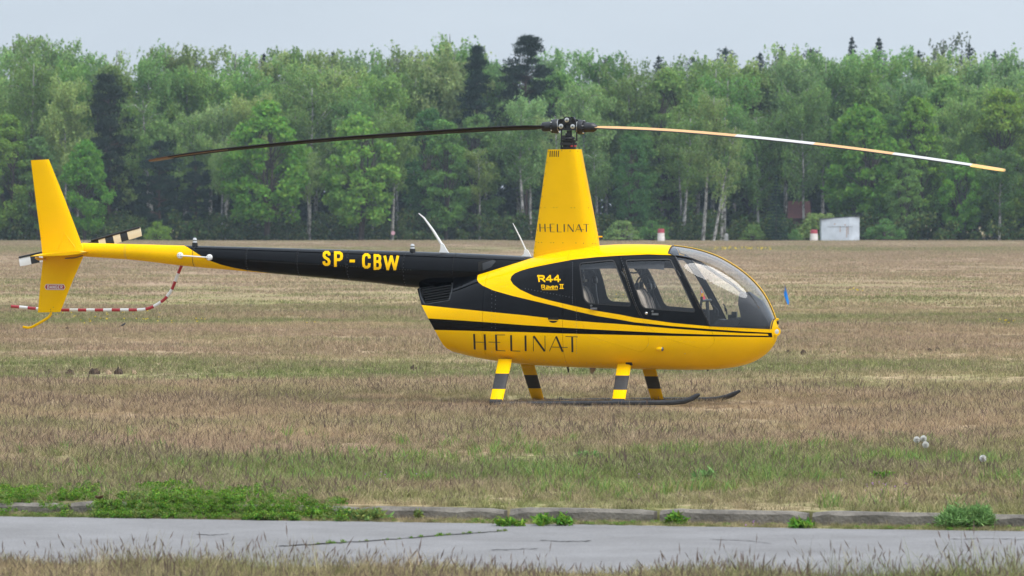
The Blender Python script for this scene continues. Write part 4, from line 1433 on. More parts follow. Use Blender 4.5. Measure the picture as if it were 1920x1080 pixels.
# small things on the shell
def on_hull(px, py, off=0.0):
    q = HULL.inv([(px, py)])
    return (HULL.ev(q[:, 0], q[:, 1]) + HULL.nrm(q[:, 0], q[:, 1]) * off)[0], HULL.nrm(q[:, 0], q[:, 1])[0]
p, nn = on_hull(1239, 654)
mb = MB(); mb.lathe([(-0.055, 0.004), (-0.045, 0.016), (-0.02, 0.024), (0.012, 0.025)], p + nn * 0.008, (1, 0, 0), 12)
sl = mb.build('position_light', M['yellow'], cabin)
MB().lathe([(0.012, 0.025), (0.026, 0.021), (0.034, 0.010), (0.036, 0)], p + nn * 0.008, (1, 0, 0), 12).build('lens', M['lensdark'], sl)
# fuel drain door: dark half disc and its hinge line
half = [(1028, 594.8), (1047, 595.2)] + [(1037.5 + 10.5 * math.cos(a), 596 + 9.5 * math.sin(a)) for a in np.linspace(0.25, PI - 0.25, 10)]
decal('filler_recess', HULL, [half], M['slot'], tank, off=0.0012, step=2)
decal('filler_lip', HULL, [[(1026, 599.5), (1049, 600.3), (1049, 601.6), (1026, 600.8)]], M['yellow'], tank, off=0.0045, step=3)
# rivets and fasteners along the seams
rv = MB()
def rivet(px, py, r=0.0045):
    q, n_ = on_hull(px, py)
    rv.lathe([(-0.001, r), (0.0015, r * 0.8), (0.0022, 0)], q, n_, 6)
for k in range(20):
    t = k / 19.0
    rivet(1073.5, 492 + 76 * t); rivet(1081, 582 + 80 * t)
    rivet(1164.5 + 28 * t, 484 + 88 * t, 0.004)
    rivet(1268 + 62 * t, 484 + 122 * t, 0.004)
for k in range(16):
    rivet(985 + 88 * k / 15.0, 541 + 17 * k / 15.0, 0.004)
    rivet(1335 + 108 * k / 15.0, 614.6 + 5.4 * k / 15.0, 0.0035)
    rivet(940 + 200 * k / 15.0, 671 + 12 * k / 15.0, 0.004)
    rivet(922, 545 + 115 * k / 15.0, 0.004); rivet(929, 548 + 112 * k / 15.0, 0.004)
o = rv.build('rivet_row', M['greymetal'], cabin); o['kind'] = 'stuff'
# landing light in the nose, twin slot above, bow strip of the windshield
p, nn = on_hull(1454.6, 621.5)
nn = nn * 0.45 + np.array((0.25, -0.75, 0.0)); nn /= np.linalg.norm(nn)
p = p + nn * 0.014
nl = MB()
nl.lathe([(-0.03, 0.050), (0.010, 0.050), (0.012, 0.042), (-0.004, 0.040)], p - np.array((0.0, 0.0, 0)), nn, 20)
lamp = nl.build('landing_light', M['yellow'], cabin)
MB().lathe([(-0.01, 0.041), (0.006, 0.039), (0.013, 0.024), (0.015, 0)], p, nn, 20).build('lens', M['lensclear'], lamp)
q, n2 = on_hull(1457.3, 603.5)
MB().box(q, (0.03, 0.05, 0.035)).build('nose_vent', M['slot'], cabin)
q, n2 = on_hull(1455.5, 592)
MB().lathe([(-0.01, 0.012), (0.02, 0.012), (0.03, 0.006)], (q[0], 0, q[2]), (1, 0, 0.2), 10).build('pitot_stub', M['yellow'], cabin)
ss = np.linspace(S_ROOF, s_end, 40)
cs = MB()
vs = []
for s in ss:
    z = HULL.ev(np.array([s]), np.array([VMAX]))[0]
    n_ = HULL.nrm(np.array([s]), np.array([VMAX - 0.01]))[0]; n_[1] = 0; n_ /= np.linalg.norm(n_)
    z[1] = 0
    for yy, k in ((-0.018, 0.001), (-0.010, 0.006), (0.010, 0.006), (0.018, 0.001), (0.010, -0.02), (-0.010, -0.02)):
        vs.append(z + n_ * k + np.array((0, yy, 0)))
rings = [vs[6 * i:6 * i + 6] for i in range(len(ss))]
cs.loft(rings).build('windshield_bow', M['yellow'], heli)
# compass and inner bow tube behind the windshield
ib = [L3(1266, 478, 0.0), L3(1290, 483, 0.0), L3(1313, 493, 0.0), L3(1335, 507, 0.0), L3(1355, 521, 0), L3(1375, 534, 0), L3(1392, 549, 0), L3(1404, 565, 0), L3(1412, 579, 0)]
MB().tube(ib, [0.012, 0.014, 0.017, 0.018, 0.018, 0.017, 0.015, 0.013, 0.007], 8).build('inner_bow', M['liner'], heli)

# ---- cabin interior
def seat(ly, bx, name='seat'):
    e = MB()
    x0, z0 = bx
    prof = [(-0.02, 0.0), (0.0, 0.18), (-0.045, 0.36), (-0.095, 0.52), (-0.15, 0.60), (-0.20, 0.60), (-0.23, 0.52), (-0.17, 0.30), (-0.13, 0.0)]
    rings = []
    for yy, k in ((-0.215, 0.88), (-0.20, 0.97), (-0.12, 1.0), (0.12, 1.0), (0.20, 0.97), (0.215, 0.88)):
        rings.append([(x0 + px_ * (1 if k > 0.9 else 0.85), ly + yy, z0 + 0.08 + pz * k) for px_, pz in prof])
    back = e.loft(rings).build('seat_back', M['seat'], heli, angle=60)
    c = MB()
    rings = []
    for yy, k in ((-0.22, 0.8), (-0.205, 1.0), (0.205, 1.0), (0.22, 0.8)):
        rings.append([(x0 - 0.12, ly + yy, z0 - 0.05), (x0 + 0.40, ly + yy, z0 - 0.04), (x0 + 0.43, ly + yy, z0 + 0.06 * k), (x0 + 0.38, ly + yy, z0 + 0.11 * k), (x0 - 0.05, ly + yy, z0 + 0.08 * k)])
    c.loft(rings).build('seat_cushion', M['seat'], heli, angle=60)
    for yy in (-0.08, 0.08):
        st = MB()
        P = [(x0 - 0.20, ly + yy, z0 + 0.69), (x0 - 0.14, ly + yy, z0 + 0.69), (x0 - 0.088, ly + yy, z0 + 0.60), (x0 - 0.035, ly + yy, z0 + 0.44), (x0 + 0.01, ly + yy, z0 + 0.26), (x0 + 0.012, ly + yy, z0 + 0.1)]
        vs = []
        for q in P: vs += [(q[0] + 0.004, q[1] - 0.022, q[2] + 0.004), (q[0] + 0.004, q[1] + 0.022, q[2] + 0.004)]
        st.add(vs, [(2 * i, 2 * i + 1, 2 * i + 3, 2 * i + 2) for i in range(len(P) - 1)])
        st.build('strap', M['strap'], back)
for ly in (-0.31, 0.31):
    x0, z0 = loc(1231, 600, ly)
    seat(ly, (x0 - (0.02 if ly < 0 else 0.0), 0.60))
    xr, _ = loc(1120, 600, ly)
    seat(ly * 0.85, (xr - 0.02, 0.64))
# floor, rear bulkhead with ribbed panel, roof liner, centre tunnel
MB().box((loc(1220, 650)[0], 0, 0.56), (1.5, 0.60, 0.03)).build('cabin_floor', M['liner'], heli)
bx, _ = loc(1083, 560)
bulk = MB().box((bx, 0, 1.02), (0.02, 0.96, 0.74)).build('rear_bulkhead', M['trim'], heli)
for k in range(5):
    MB().box((bx + 0.03, 0.30, 0.95 + 0.085 * k), (0.025, 0.34, 0.028)).build('bulkhead_rib', M['liner'], bulk)
MB().box((bx + 0.018, 0.30, 1.12), (0.015, 0.38, 0.48)).build('bulkhead_panel', M['liner'], bulk)
ov = [(s, v) for s in np.linspace(wsx(1085), S_ROOF - 0.02, 20) for v in np.linspace(VMAX * 0.60, VMAX, 10)]
V_ = np.array(ov)
Pp = HULL.ev(V_[:, 0], V_[:, 1]) - HULL.nrm(V_[:, 0], V_[:, 1]) * 0.05
fs = [(i * 10 + j, i * 10 + j + 1, i * 10 + j + 11, i * 10 + j + 10) for i in range(19) for j in range(9)]
lm = MB().add(Pp, fs); lm.add(Pp * np.array((1, -1, 1)), [f[::-1] for f in fs])
lm.build('roof_liner', M['liner'], heli)
# instrument console with glare shield in the nose
x1, z1 = loc(1389, 547); x2, z2 = loc(1431, 566); x3, z3 = loc(1447, 600); x4, z4 = loc(1396, 592); x5, z5 = loc(1380, 625)
con = MB()
cp = [(x1, z1 - 0.01), (x1 + 0.10, z1 + 0.0), (x2, z2), (loc(1441, 583)[0], loc(1441, 583)[1]), (x3, z3), (x3 - 0.03, z5 + 0.05), (x3 - 0.10, z5), (x5, z5), (x4, z4)]
rings = []
for yy, k in ((-0.17, 0.72), (-0.13, 0.93), (-0.05, 1.0), (0.05, 1.0), (0.13, 0.93), (0.17, 0.72)):
    zc = z5
    rings.append([(a, yy, zc + (b - zc) * k) for a, b in cp])
con.loft(rings).build('instrument_console', M['rubber'], heli, angle=50)
xa, za = loc(1398, 592); xb, zb_ = loc(1440, 618)
low = MB()
lp = [loc(1362, 600), loc(1384, 595), loc(1392, 600), loc(1420, 612), loc(1436, 622), loc(1300, 640), loc(1300, 622), loc(1330, 618), loc(1352, 598)]
low.prism([(a, b) for a, b in lp], -0.16, 0.16)
low.build('lower_console', M['liner'], heli)
# side sills inside the nose (dark foot well)
for sg in (-1, 1):
    sv = np.array([(s, v) for s in np.linspace(wsx(1270), wsx(1445), 24) for v in (-0.30, -0.15, -0.02)])
    Pq = HULL.ev(sv[:, 0], sv[:, 1]) - HULL.nrm(sv[:, 0], sv[:, 1]) * 0.03
    MB().add(Pq * np.array((1, -sg * -1.0, 1)) if sg > 0 else Pq * np.array((1, -1, 1)), [(3 * i + j, 3 * i + j + 1, 3 * i + j + 4, 3 * i + j + 3) for i in range(23) for j in range(2)]).build('foot_well_side', M['liner'], heli)
# cyclic with its T bar, pedals
cyc = MB()
c0, c1 = L3(1328, 606, 0.0), L3(1326, 565, 0.0)
cyc.tube([c0, c1], 0.020, 8)
cyc.tube([L3(1316, 564, -0.2), L3(1331, 562.5, 0.05), L3(1333, 563, 0.25)], 0.014, 8)
cyclic = cyc.build('cyclic_stick', M['satin'], heli)
MB().tube([L3(1313.5, 577, -0.25), L3(1316, 556, -0.25)], 0.014, 8).build('grip', M['satin'], cyclic)
MB().tube([L3(1316, 556, -0.25), L3(1317.2, 549.5, -0.25)], 0.016, 8).build('grip_cap', M['tip'], cyclic)
pd = MB()
for px_, py_ in ((1337, 572), (1343, 578), (1356, 570), (1359, 576)):
    pd.tube([L3(px_, py_, 0.2), L3(px_ + 3, py_ + 4, 0.2), L3(px_ + 4, py_ + 14, 0.2)], 0.008, 6)
pd.build('pedal', M['satin'], heli)
MB().box(L3(1377, 592, 0.1), (0.06, 0.05, 0.09)).box(L3(1372, 594, 0.1), (0.08, 0.05, 0.05)).build('radio_box', M['satin'], heli)

# headsets hanging from the roof (each can be lifted off)
def headset(px, py, ly, label):
    p = L3(px, py, ly)
    e = empty('headset', tuple(p))
    w_ = HELI + np.array((_c * p[0] - _s * p[1], _s * p[0] + _c * p[1], p[2]))
    e.location = tuple(w_); e.rotation_euler = (0, 0, YAW)
    tag(e, label, 'headset', 'headsets hanging in the cabin')
    b = MB(); b.tube([(0.075 * math.cos(a), 0, 0.085 * math.sin(a)) for a in np.linspace(0, PI, 12)], 0.011, 6)
    b.build('headband', M['satin'], e)
    for sgn in (-1, 1):
        c = MB(); c.lathe([(-0.03, 0.02), (-0.022, 0.042), (0.012, 0.046), (0.022, 0.034), (0.024, 0)], (0.075 * sgn, 0, -0.03), (sgn, 0, 0.1), 12)
        c.build('ear_cup', M['satin'], e)
    MB().tube([(-0.05, 0, -0.06), (-0.04, 0.02, -0.10), (0.02, 0.03, -0.115), (0.05, 0.02, -0.11)], 0.005, 5).build('microphone_boom', M['satin'], e)
    cb = MB()
    cb.tube([(0.07, 0, -0.07), (0.09, 0.01, -0.25), (0.12, 0.02, -0.34), (0.06, 0.02, -0.38), (0.03, 0.0, -0.22), (-0.02, 0, 0.10), (-0.03, 0, 0.30)], 0.006, 5)
    cb.build('cable', M['rubber'], e)
headset(1206, 532, -0.12, 'black headset hanging highest in the front cabin above the near seat')
headset(1213, 530, 0.20, 'black headset hanging in front cabin on the far side of the other')
headset(1104, 520, 0.10, 'black headset hanging in the rear cabin window')
hk = MB()
hk.tube([L3(1188, 486, 0.05), L3(1190, 500, 0.05), L3(1196, 505, 0.05)], 0.030, 6)
hk.tube([L3(1182, 511, 0.05), L3(1188, 512, 0.05), L3(1196, 511, 0.05), L3(1200, 504, 0.05)], 0.009, 6)
hk.build('headset_hook', M['satin'], heli)

# ---- mast fairing
def z_of(py, px=1060): return loc(px, py, 0)[1]
zb0, zt0 = z_of(485), z_of(280.2)
FL = lambda z: np.interp(z, [z_of(478.5), z_of(280)], [loc(999.5, 478)[0], loc(1027, 280)[0]])
FR = lambda z: np.interp(z, [z_of(460), z_of(281)], [loc(1125, 460)[0], loc(1090.5, 281)[0]])
FT = lambda z: np.interp(z, [zb0, zt0], [0.17, 0.115])
def foil(t):
    """half thickness along the chord, 0 = tail, 1 = blunt front"""
    t = np.clip(t, 0, 1)
    return np.clip(np.minimum(1.0, 1.25 * t ** 0.75) * np.sqrt(np.clip(1 - np.maximum(0, (t - 0.80) / 0.20) ** 2.2, 0, 1)), 0.0, 1)
class Fairing:
    def ev(self, x, z):
        x, z = np.asarray(x, float), np.asarray(z, float)
        return np.stack([x, -FT(z) * foil((x - FL(z)) / (FR(z) - FL(z))), z], -1)
    def nrm(self, x, z):
        e = 4e-3
        a = self.ev(x + e, z) - self.ev(x - e, z); b = self.ev(x, z + e) - self.ev(x, z - e)
        n = np.cross(a, b); n /= np.linalg.norm(n, axis=-1, keepdims=True) + 1e-12
        return np.where(n[..., 1:2] > 0, -n, n)
    def inv(self, pts):
        out = []
        for px, py in pts:
            ly = -0.1
            for _ in range(12):
                x, z = loc(px, py, ly)
                ly = 0.5 * ly + 0.5 * float(self.ev(np.array([x]), np.array([z]))[0][1])
            out.append((x, z))
        return np.array(out)
FA = Fairing()
rings = []
for z in np.linspace(zb0 - 0.05, zt0, 10):
    ts = np.concatenate([np.linspace(0.0, 0.8, 9), np.linspace(0.84, 1, 10)])
    xs_ = FL(z) + (FR(z) - FL(z)) * ts
    a = [(x, -FT(z) * float(foil(t)), z) for x, t in zip(xs_, ts)]
    b = [(x, FT(z) * float(foil(t)), z) for x, t in zip(xs_[::-1][1:-1], ts[::-1][1:-1])]
    rings.append(a + b)
fairing = MB().loft(rings).build('mast_fairing', M['yellow'], heli, angle=30)
S4 = 694 / 180.0
mx_ = lambda x: 122 + (x - 530) * (480 - 122) / 815.0
my_ = lambda x, y: (848 + (y - 776) * (905 - 848) / 122.0) - (x - 530) * 0.0085
decal('company_lettering', FA, name_polys(lambda x, y: 980 + mx_(x) / S4, lambda x, y: 200 + my_(x, y) / S4, 0.56, 0.75), M['ink'], fairing, off=0.0016, grid=0.05)
decal('vent_slot', FA, [_bar(np.array((1031.8 + 3.9 * k, 282.8)), np.array((1031.3 + 3.9 * k, 294.0)), 1.7) for k in range(5)], M['slot'], fairing, off=0.0012)
dots = []
for px_, py_ in [(1028, 284.5), (1053.5, 282.6), (1069, 283), (1083.5, 283.5), (1025.5, 305), (1022.5, 326), (1019.5, 347.5), (1016.5, 368.5), (1013.5, 389.5), (1021.5, 389), (1038, 389), (1044, 389), (1071, 389.5), (1077, 389.5), (1103, 389.8),
                 (1010.8, 410), (1007.8, 431.5), (1005, 453), (1003.5, 463), (1002, 474), (1010, 454.5), (1015.5, 454.5), (1033, 455), (1038, 455), (1055.5, 455.3), (1080, 455.6), (1094, 456), (1111, 456.5), (1116, 456.6)]:
    dots.append([np.array((px_ + 0.85 * math.cos(a), py_ + 0.85 * math.sin(a))) for a in np.linspace(0, 2 * PI, 6, endpoint=False)])
decal('fastener_row', FA, dots, M['ink'], fairing, off=0.0012, step=10)
q = L3(1126, 444, 0.0)
MB().tube([q + np.array((-0.03, 0, 0.0)), q + np.array((0.02, 0, 0.002))], 0.008, 6).build('vent_tube', M['yellow'], fairing)

# ---- mast, swash plate, hub
mast = MB()
m0 = L3(1068, 285, 0); mt = L3(1067.5, 245, 0)
mast.tube([m0, mt], 0.030, 14)
mast = mast.build('rotor_mast', M['satin'], heli)
sw = MB()
def zz(py): return loc(1067, py, 0)[1]
sw.lathe([(zz(281) - zz(281), 0.085), (zz(276) - zz(281), 0.085), (zz(275.5) - zz(281), 0.07), (zz(273) - zz(281), 0.07), (zz(272.5) - zz(281), 0.098), (zz(268) - zz(281), 0.098), (zz(267) - zz(281), 0.07), (zz(266.4) - zz(281), 0.072),
          (zz(265.8) - zz(281), 0.085), (zz(263) - zz(281), 0.088), (zz(262) - zz(281), 0.062), (zz(260.3) - zz(281), 0.062), (zz(259.6) - zz(281), 0.080), (zz(258) - zz(281), 0.076), (zz(255.5) - zz(281), 0.042), (zz(250) - zz(281), 0.040)], L3(1066.5, 281, 0), (0, 0, 1), 20)
sw.box(L3(1062, 269.5, -0.09), (0.14, 0.03, 0.030)).box(L3(1057, 258, -0.06), (0.05, 0.03, 0.05))
swash = sw.build('swash_plate', M['satin'], heli)
for a_, b_ in (((1052.7, 243), (1052.5, 278)), ((1081.3, 244), (1081.2, 262))):
    MB().tube([L3(*a_, -0.05), L3(*b_, -0.05)], 0.0085, 8).lathe([(-0.015, 0.012), (0.015, 0.012)], L3(*a_, -0.05), (0, 0, 1), 8).lathe([(-0.015, 0.012), (0.015, 0.012)], L3(*b_, -0.05), (0, 0, 1), 8).build('pitch_link', M['satin'], heli)
for k, (px_, py_) in enumerate(((1072, 274), (1079, 274))):
    MB().lathe([(-0.012, 0.008), (0.012, 0.008)], L3(px_, py_, -0.10), (1, 0, 0), 8).build('telltale', M['red'], swash)
K2 = 1779 / 140.0
def hx(x, y, ly): return loc(1000 + x / K2, 205 + y / K2, ly)
plate = [(600, 250), (640, 228), (715, 235), (735, 190), (775, 172), (860, 175), (890, 205), (905, 235), (985, 240), (1020, 290), (1040, 420), (1030, 490), (900, 505), (700, 500), (655, 460), (600, 350)]
hole = rounded([(735, 345), (880, 345), (880, 450), (735, 450)], 18)
hub = MB()
class Flat:
    def __init__(s, ly): s.ly = ly
    def ev(s, x, z): x = np.asarray(x, float); return np.stack([x, np.full_like(x, s.ly), np.asarray(z, float)], -1)
    def nrm(s, x, z): x = np.asarray(x, float); return np.stack([np.zeros_like(x), np.full_like(x, -1.0), np.zeros_like(x)], -1)
    def inv(s, pts): return np.array([loc(px, py, s.ly) for px, py in pts])
def hubpx(pts): return [(1000 + x / K2, 205 + y / K2) for x, y in pts]
fl = Flat(-0.075)
hub_o = panel('rotor_hub', fl, [fl.inv(hubpx(plate))], [M['satin']], heli, holes=[fl.inv(hubpx(hole))], thick=0.03, grid=0)
fl2 = Flat(0.075)
panel('hub_plate', fl2, [fl2.inv(hubpx(plate))], [M['satin']], hub_o, holes=[fl2.inv(hubpx(hole))], thick=0.03, grid=0)
cb = MB()
cb.prism([hx(*q, 0) for q in [(890, 180), (975, 180), (1000, 235), (1075, 245), (1090, 290), (1080, 470), (620, 470), (610, 250)]], -0.04, 0.04)
cb.build('hub_core', M['satin'], hub_o, smooth=False)
for (x, y, r_) in ((803, 255, 0.027), (662, 405, 0.028), (942, 410, 0.027)):
    px_, py_ = 1000 + x / K2, 205 + y / K2
    b = MB(); b.lathe([(-0.02, r_), (0.012, r_), (0.014, r_ * 0.75), (0.013, r_ * 0.55)], L3(px_, py_, -0.08), (0, -1, 0), 16)
    bo = b.build('hub_bolt', M['steel'], hub_o)
    MB().lathe([(0.0, r_ * 0.5), (0.022, r_ * 0.42), (0.024, 0)], L3(px_, py_, -0.08), (0, -1, 0), 6).build('nut', M['greymetal'], bo)
for (x, y) in ((660, 278), (950, 278)):
    MB().lathe([(0.0, 0.024), (0.004, 0.024), (0.0045, 0.0)], L3(1000 + x / K2, 205 + y / K2, -0.074), (0, -1, 0), 14).build('lightening_hole', M['slot'], hub_o)

# rotor blades: root cuff, bearing ring with bolts, drooping blade in painted bands
TH = math.radians(14.1 - 13.0)
def blade(sign, pts, segs):
    """pts: pixel path of the blade; sign +1 = over the nose"""
    ax = np.array((sign * math.cos(TH), -sign * math.sin(TH), 0.0))
    lead = np.array((sign * math.sin(TH), sign * math.cos(TH), 0.0))     # turns counter clockwise seen from above
    def P_at(px, py):
        # find radius on the blade's own line
        ly = 0.0
        for _ in range(20):
            x, z = loc(px, py, ly)
            ly = -math.tan(TH) * x
        return np.array((x, ly, z))
    root = MB()
    if sign > 0:
        pr = [(1083, 238.3), (1087, 238.3), (1094, 238.6), (1110, 239.0), (1114, 239.2), (1119.5, 239.3)]
    else:
        pr = [(1049, 236.5), (1045, 236.8), (1037, 237), (1022, 237.7), (1017.5, 238), (1014.5, 238)]
    rr = [0.060, 0.086, 0.086, 0.062, 0.058, 0.028]
    P = [P_at(*q) for q in pr]
    root.tube([P[0], P[0] + (P[1] - P[0]) * 0.3], [0.055, 0.060], 18)
    root.tube([P[0] + (P[1] - P[0]) * 0.3, P[1], P[2]], [0.078, 0.086, 0.078], 20)
    root.tube([P[2], P[3]], [0.058, 0.055], 16)
    root.tube([P[3], P[4], P[5]], [0.055, 0.052, 0.026], 16)
    cuff = root.build('blade_cuff', M['satin'], heli)
    d = (P[3] - P[2]) / np.linalg.norm(P[3] - P[2])
    u = np.array((0, 0, 1.0)); u -= d * np.dot(u, d); u /= np.linalg.norm(u); w_ = np.cross(d, u)
    MB().tube([P[0] + (P[1] - P[0]) * 0.12, P[0] + (P[1] - P[0]) * 0.30], 0.080, 20).build('seal_ring', M['steel'], cuff)
    for k in range(14):
        a = 2 * PI * k / 14
        c = P[2] + (math.cos(a) * u + math.sin(a) * w_) * 0.070 + d * 0.004
        MB().tube([c - d * 0.01, c + d * 0.012], 0.009, 6).build('bolt', M['steel'] if k % 3 == 0 else M['satin'], cuff)
    # blade surface
    PX = [p[0] for p in pts]
    cx = [P_at(*p) for p in pts]
    rad = [np.dot(c[:2], ax[:2]) for c in cx]
    zz_ = [c[2] for c in cx]
    o_ = np.argsort(rad); rad = np.array(rad)[o_]; zz_ = np.array(zz_)[o_]; pxs = np.array(PX)[o_]
    brk = sorted([np.interp(s[0], pxs if pxs[0] < pxs[-1] else pxs[::-1], rad if pxs[0] < pxs[-1] else rad[::-1]) for s in segs])
    rs = sorted(set(np.round(np.concatenate([np.linspace(rad[0], rad[-1], 60), brk]), 4)))
    zf = pchip(rad, zz_, np.array(rs))
    rings, ms = [], []
    prof = [(0.125, 0.0), (0.112, 0.011), (0.07, 0.0155), (0.0, 0.013), (-0.08, 0.006), (-0.127, 0.0012), (-0.127, -0.0012), (-0.08, -0.004), (0.0, -0.010), (0.07, -0.0125), (0.112, -0.009)]
    for r_, z in zip(rs, zf):
        f = (r_ - rad[0]) / (rad[-1] - rad[0])
        chord = 1.0 if 0.04 < f < 0.996 else (0.45 + 0.55 * f / 0.04 if f <= 0.04 else 0.75)
        pit = math.radians((7.0 - 1.5 * f) if sign > 0 else (10.0 - 6.0 * f))
        ring = []
        for a, b in prof:
            a2, b2 = a * math.cos(pit) * chord - b * math.sin(pit), a * math.sin(pit) * chord + b * math.cos(pit)
            p = ax * r_ + lead * a2; p[2] += z + b2
            ring.append(tuple(p))
        rings.append(ring)
    mb = MB()
    n = len(prof)
    vs = [p for rg in rings for p in rg]
    fs, ms = [], []
    for i in range(len(rings) - 1):
        mid = (rs[i] + rs[i + 1]) / 2
        pxm = float(np.interp(mid, rad, pxs))
        c = 0
        for s in segs:
            if s[1] <= pxm <= s[2] or s[2] <= pxm <= s[1]: c = s[3]
        for j in range(n):
            fs.append((i * n + j, i * n + (j + 1) % n, (i + 1) * n + (j + 1) % n, (i + 1) * n + j))
            if sign > 0:
                ms.append(c if j < 4 else (2 if c != 3 else 4))
            else:
                ms.append(c if 1 < j < 4 else (5 if j == 9 and pxm < 430 else (5 if (pxm < 318 and j > 5) else 2)))
    fs.append(tuple(range(n))[::-1]); ms.append(3)
    fs.append(tuple((len(rings) - 1) * n + j for j in range(n))); ms.append(3)
    mb.add(vs, fs, ms)
    return mb.build('rotor_blade', [M['bladetan'], M['bladewhite'], M['bladeunder'], M['tip'], M['tip'], M['bladeedge']], heli, angle=45)
blade(1, [(1110, 239.3), (1180, 241.5), (1250, 245), (1380, 255.5), (1530, 271), (1675, 289.3), (1822, 310.5), (1883, 320)],
      [(1380, 1380, 1527, 1), (1527, 1100, 1380, 0), (1675, 1527, 1675, 0), (1822, 1675, 1822, 1), (1822.5, 1822, 1890, 3)])
blade(-1, [(1024, 238.6), (940, 241.5), (860, 245.8), (750, 252.8), (640, 260.5), (500, 273.3), (400, 284), (330, 293.5), (283, 301.5)],
      [(400, 1030, 600, 0), (600, 600, 450, 1), (450, 450, 310, 0), (310, 310, 270, 3)])

# ---- tail boom
BOOM = Body([(155, 455.2, 480.8, 0.082, 468, 2, 2), (250, 457.5, 487.5, 0.094, 472.5, 2, 2), (345, 460.2, 498.5, 0.118, 479.3, 2, 2), (470, 463.4, 509.5, 0.143, 486.4, 2, 2), (600, 467, 521, 0.167, 494, 2, 2), (700, 469.6, 530.5, 0.188, 500, 2, 2),
             (785, 471.8, 539.5, 0.208, 505.6, 2, 2), (850, 474, 541, 0.22, 508, 2.1, 2), (930, 477.5, 540, 0.225, 509, 2.2, 2), (1003, 482.0, 540, 0.20, 511, 2.3, 2), (1030, 486, 540, 0.16, 512, 2.3, 2)])
bo = np.concatenate([[(s, -VMAX) for s in np.linspace(0, BOOM.smax, 50)], [(BOOM.smax, v) for v in np.linspace(-VMAX, VMAX, 20)[1:-1]], [(s, VMAX) for s in np.linspace(BOOM.smax, 0, 50)], [(0, v) for v in np.linspace(VMAX, -VMAX, 20)[1:-1]]])
yl = BOOM.inv(densify([(140, 452), (340, 452), (346, 461), (352, 463.5), (364, 471.5), (378, 480.5), (393, 488.5), (415, 496.5), (440, 502.5), (470, 507.8), (500, 511.8), (520, 520), (140, 520)], 4))
ylt = np.array([(s, v) for s, v in yl])
sy = BOOM.s_of_px(346)
yl = np.concatenate([np.array([(0 - 0.01, -VMAX - .01), (-0.01, VMAX + .01), (sy, VMAX + .01)]),
                     BOOM.inv([(346.3, 461), (352, 463.8), (364, 471.5), (378, 480.5), (393, 488.5), (415, 496.5), (440, 502.5), (470, 507.8), (495, 511)]), np.array([(BOOM.s_of_px(515), -VMAX - 0.01)])])
boom = panel('tail_boom', BOOM, [bo], [M['black'], M['yellow'], M['black']], heli, paint=[(1, yl)], thick=0.0, grid=0.05, mirror=True)
# joints between the boom's skins: raised lap bands
for px_ in (237, 366, 466, 562, 656, 762, 857):
    s = BOOM.s_of_px(px_)
    lap = np.concatenate([[(s - 0.003, v) for v in np.linspace(-VMAX, VMAX, 16)], [(s + 0.003, v) for v in np.linspace(VMAX, -VMAX, 16)]])
    panel('skin_joint', BOOM, [lap], [M['slot'] if px_ > 360 else M['tip']], boom, off=0.0012, thick=0.0, grid=0, mirror=True)
rvb = MB()
for px_ in (237, 366, 466, 562, 656, 762):
    for k in range(12):
        q = BOOM.ev(np.array([BOOM.s_of_px(px_) + 0.014]), np.array([-0.9 + 1.75 * k / 11]))[0]
        rvb.lathe([(-0.001, 0.004), (0.002, 0.003), (0.0026, 0)], q, (0, -1, 0), 6)
for k in range(60):
    q = BOOM.inv([(470 + 300 * k / 59.0, 489.0 + 17 * k / 59.0)])
    q = BOOM.ev(q[:, 0], q[:, 1])[0]
    rvb.lathe([(-0.001, 0.0035), (0.002, 0.003), (0.0024, 0)], q, (0, -1, 0), 5)
o = rvb.build('rivet_row', M['greymetal'], boom); o['kind'] = 'stuff'
# registration, traced boxes
REG = (strokes(GLY['S'], 5.0, (606.5, 618, 473.0, 496.3)) + strokes(GLY['P'], 5.2, (627.2, 641.5, 473.6, 498.0), 0, 2.3) + strokes(GLY['-'], 5.2, (655.5, 665.5, 478, 501)) +
       strokes(GLY['C'], 5.0, (680.5, 693.5, 477.4, 501.3)) + strokes(GLY['B'], 4.7, (701.5, 714, 478.8, 503.8), 0, 2.3) + strokes(GLY['W'], 4.9, (720.5, 747, 479.5, 505.5)))
decal('registration_lettering', BOOM, REG, M['yellow'], boom, off=0.0018, grid=0.025)
# flush intake beside the boom root: dark L-shaped mouth
decal('air_scoop', BOOM, [[(896.5, 491.5), (903, 489.6), (914, 487.4), (926, 486.2), (904, 492.6), (902.6, 507.5), (896.5, 508)]], M['slot'], boom, off=0.0016, step=3)
decal('scoop_ramp', BOOM, [[(904.5, 493.5), (924, 487.5), (930, 489.5), (921, 501), (905, 507.5)]], M['satin'], boom, off=0.0014, step=3)

# strobe beacons
for px_, py_ in ((365.3, 461.0), (773.5, 472.5)):
    p = L3(px_, py_, 0)
    b = MB().lathe([(-0.02, 0.034), (0.035, 0.034), (0.038, 0.025)], p, (0, 0, 1), 16).build('beacon', M['satin'], heli)
    MB().lathe([(0.036, 0.024), (0.075, 0.024), (0.088, 0.019), (0.094, 0.008), (0.0945, 0)], p, (0, 0, 1), 16).build('lens', M['lensclear'], b)
    MB().lathe([(0.03, 0.0245), (0.04, 0.0246), (0.04, 0.02)], p + np.array((0, 0, 0.028)), (0, 0, 1), 16).build('lens_band', M['lensdark'], b)
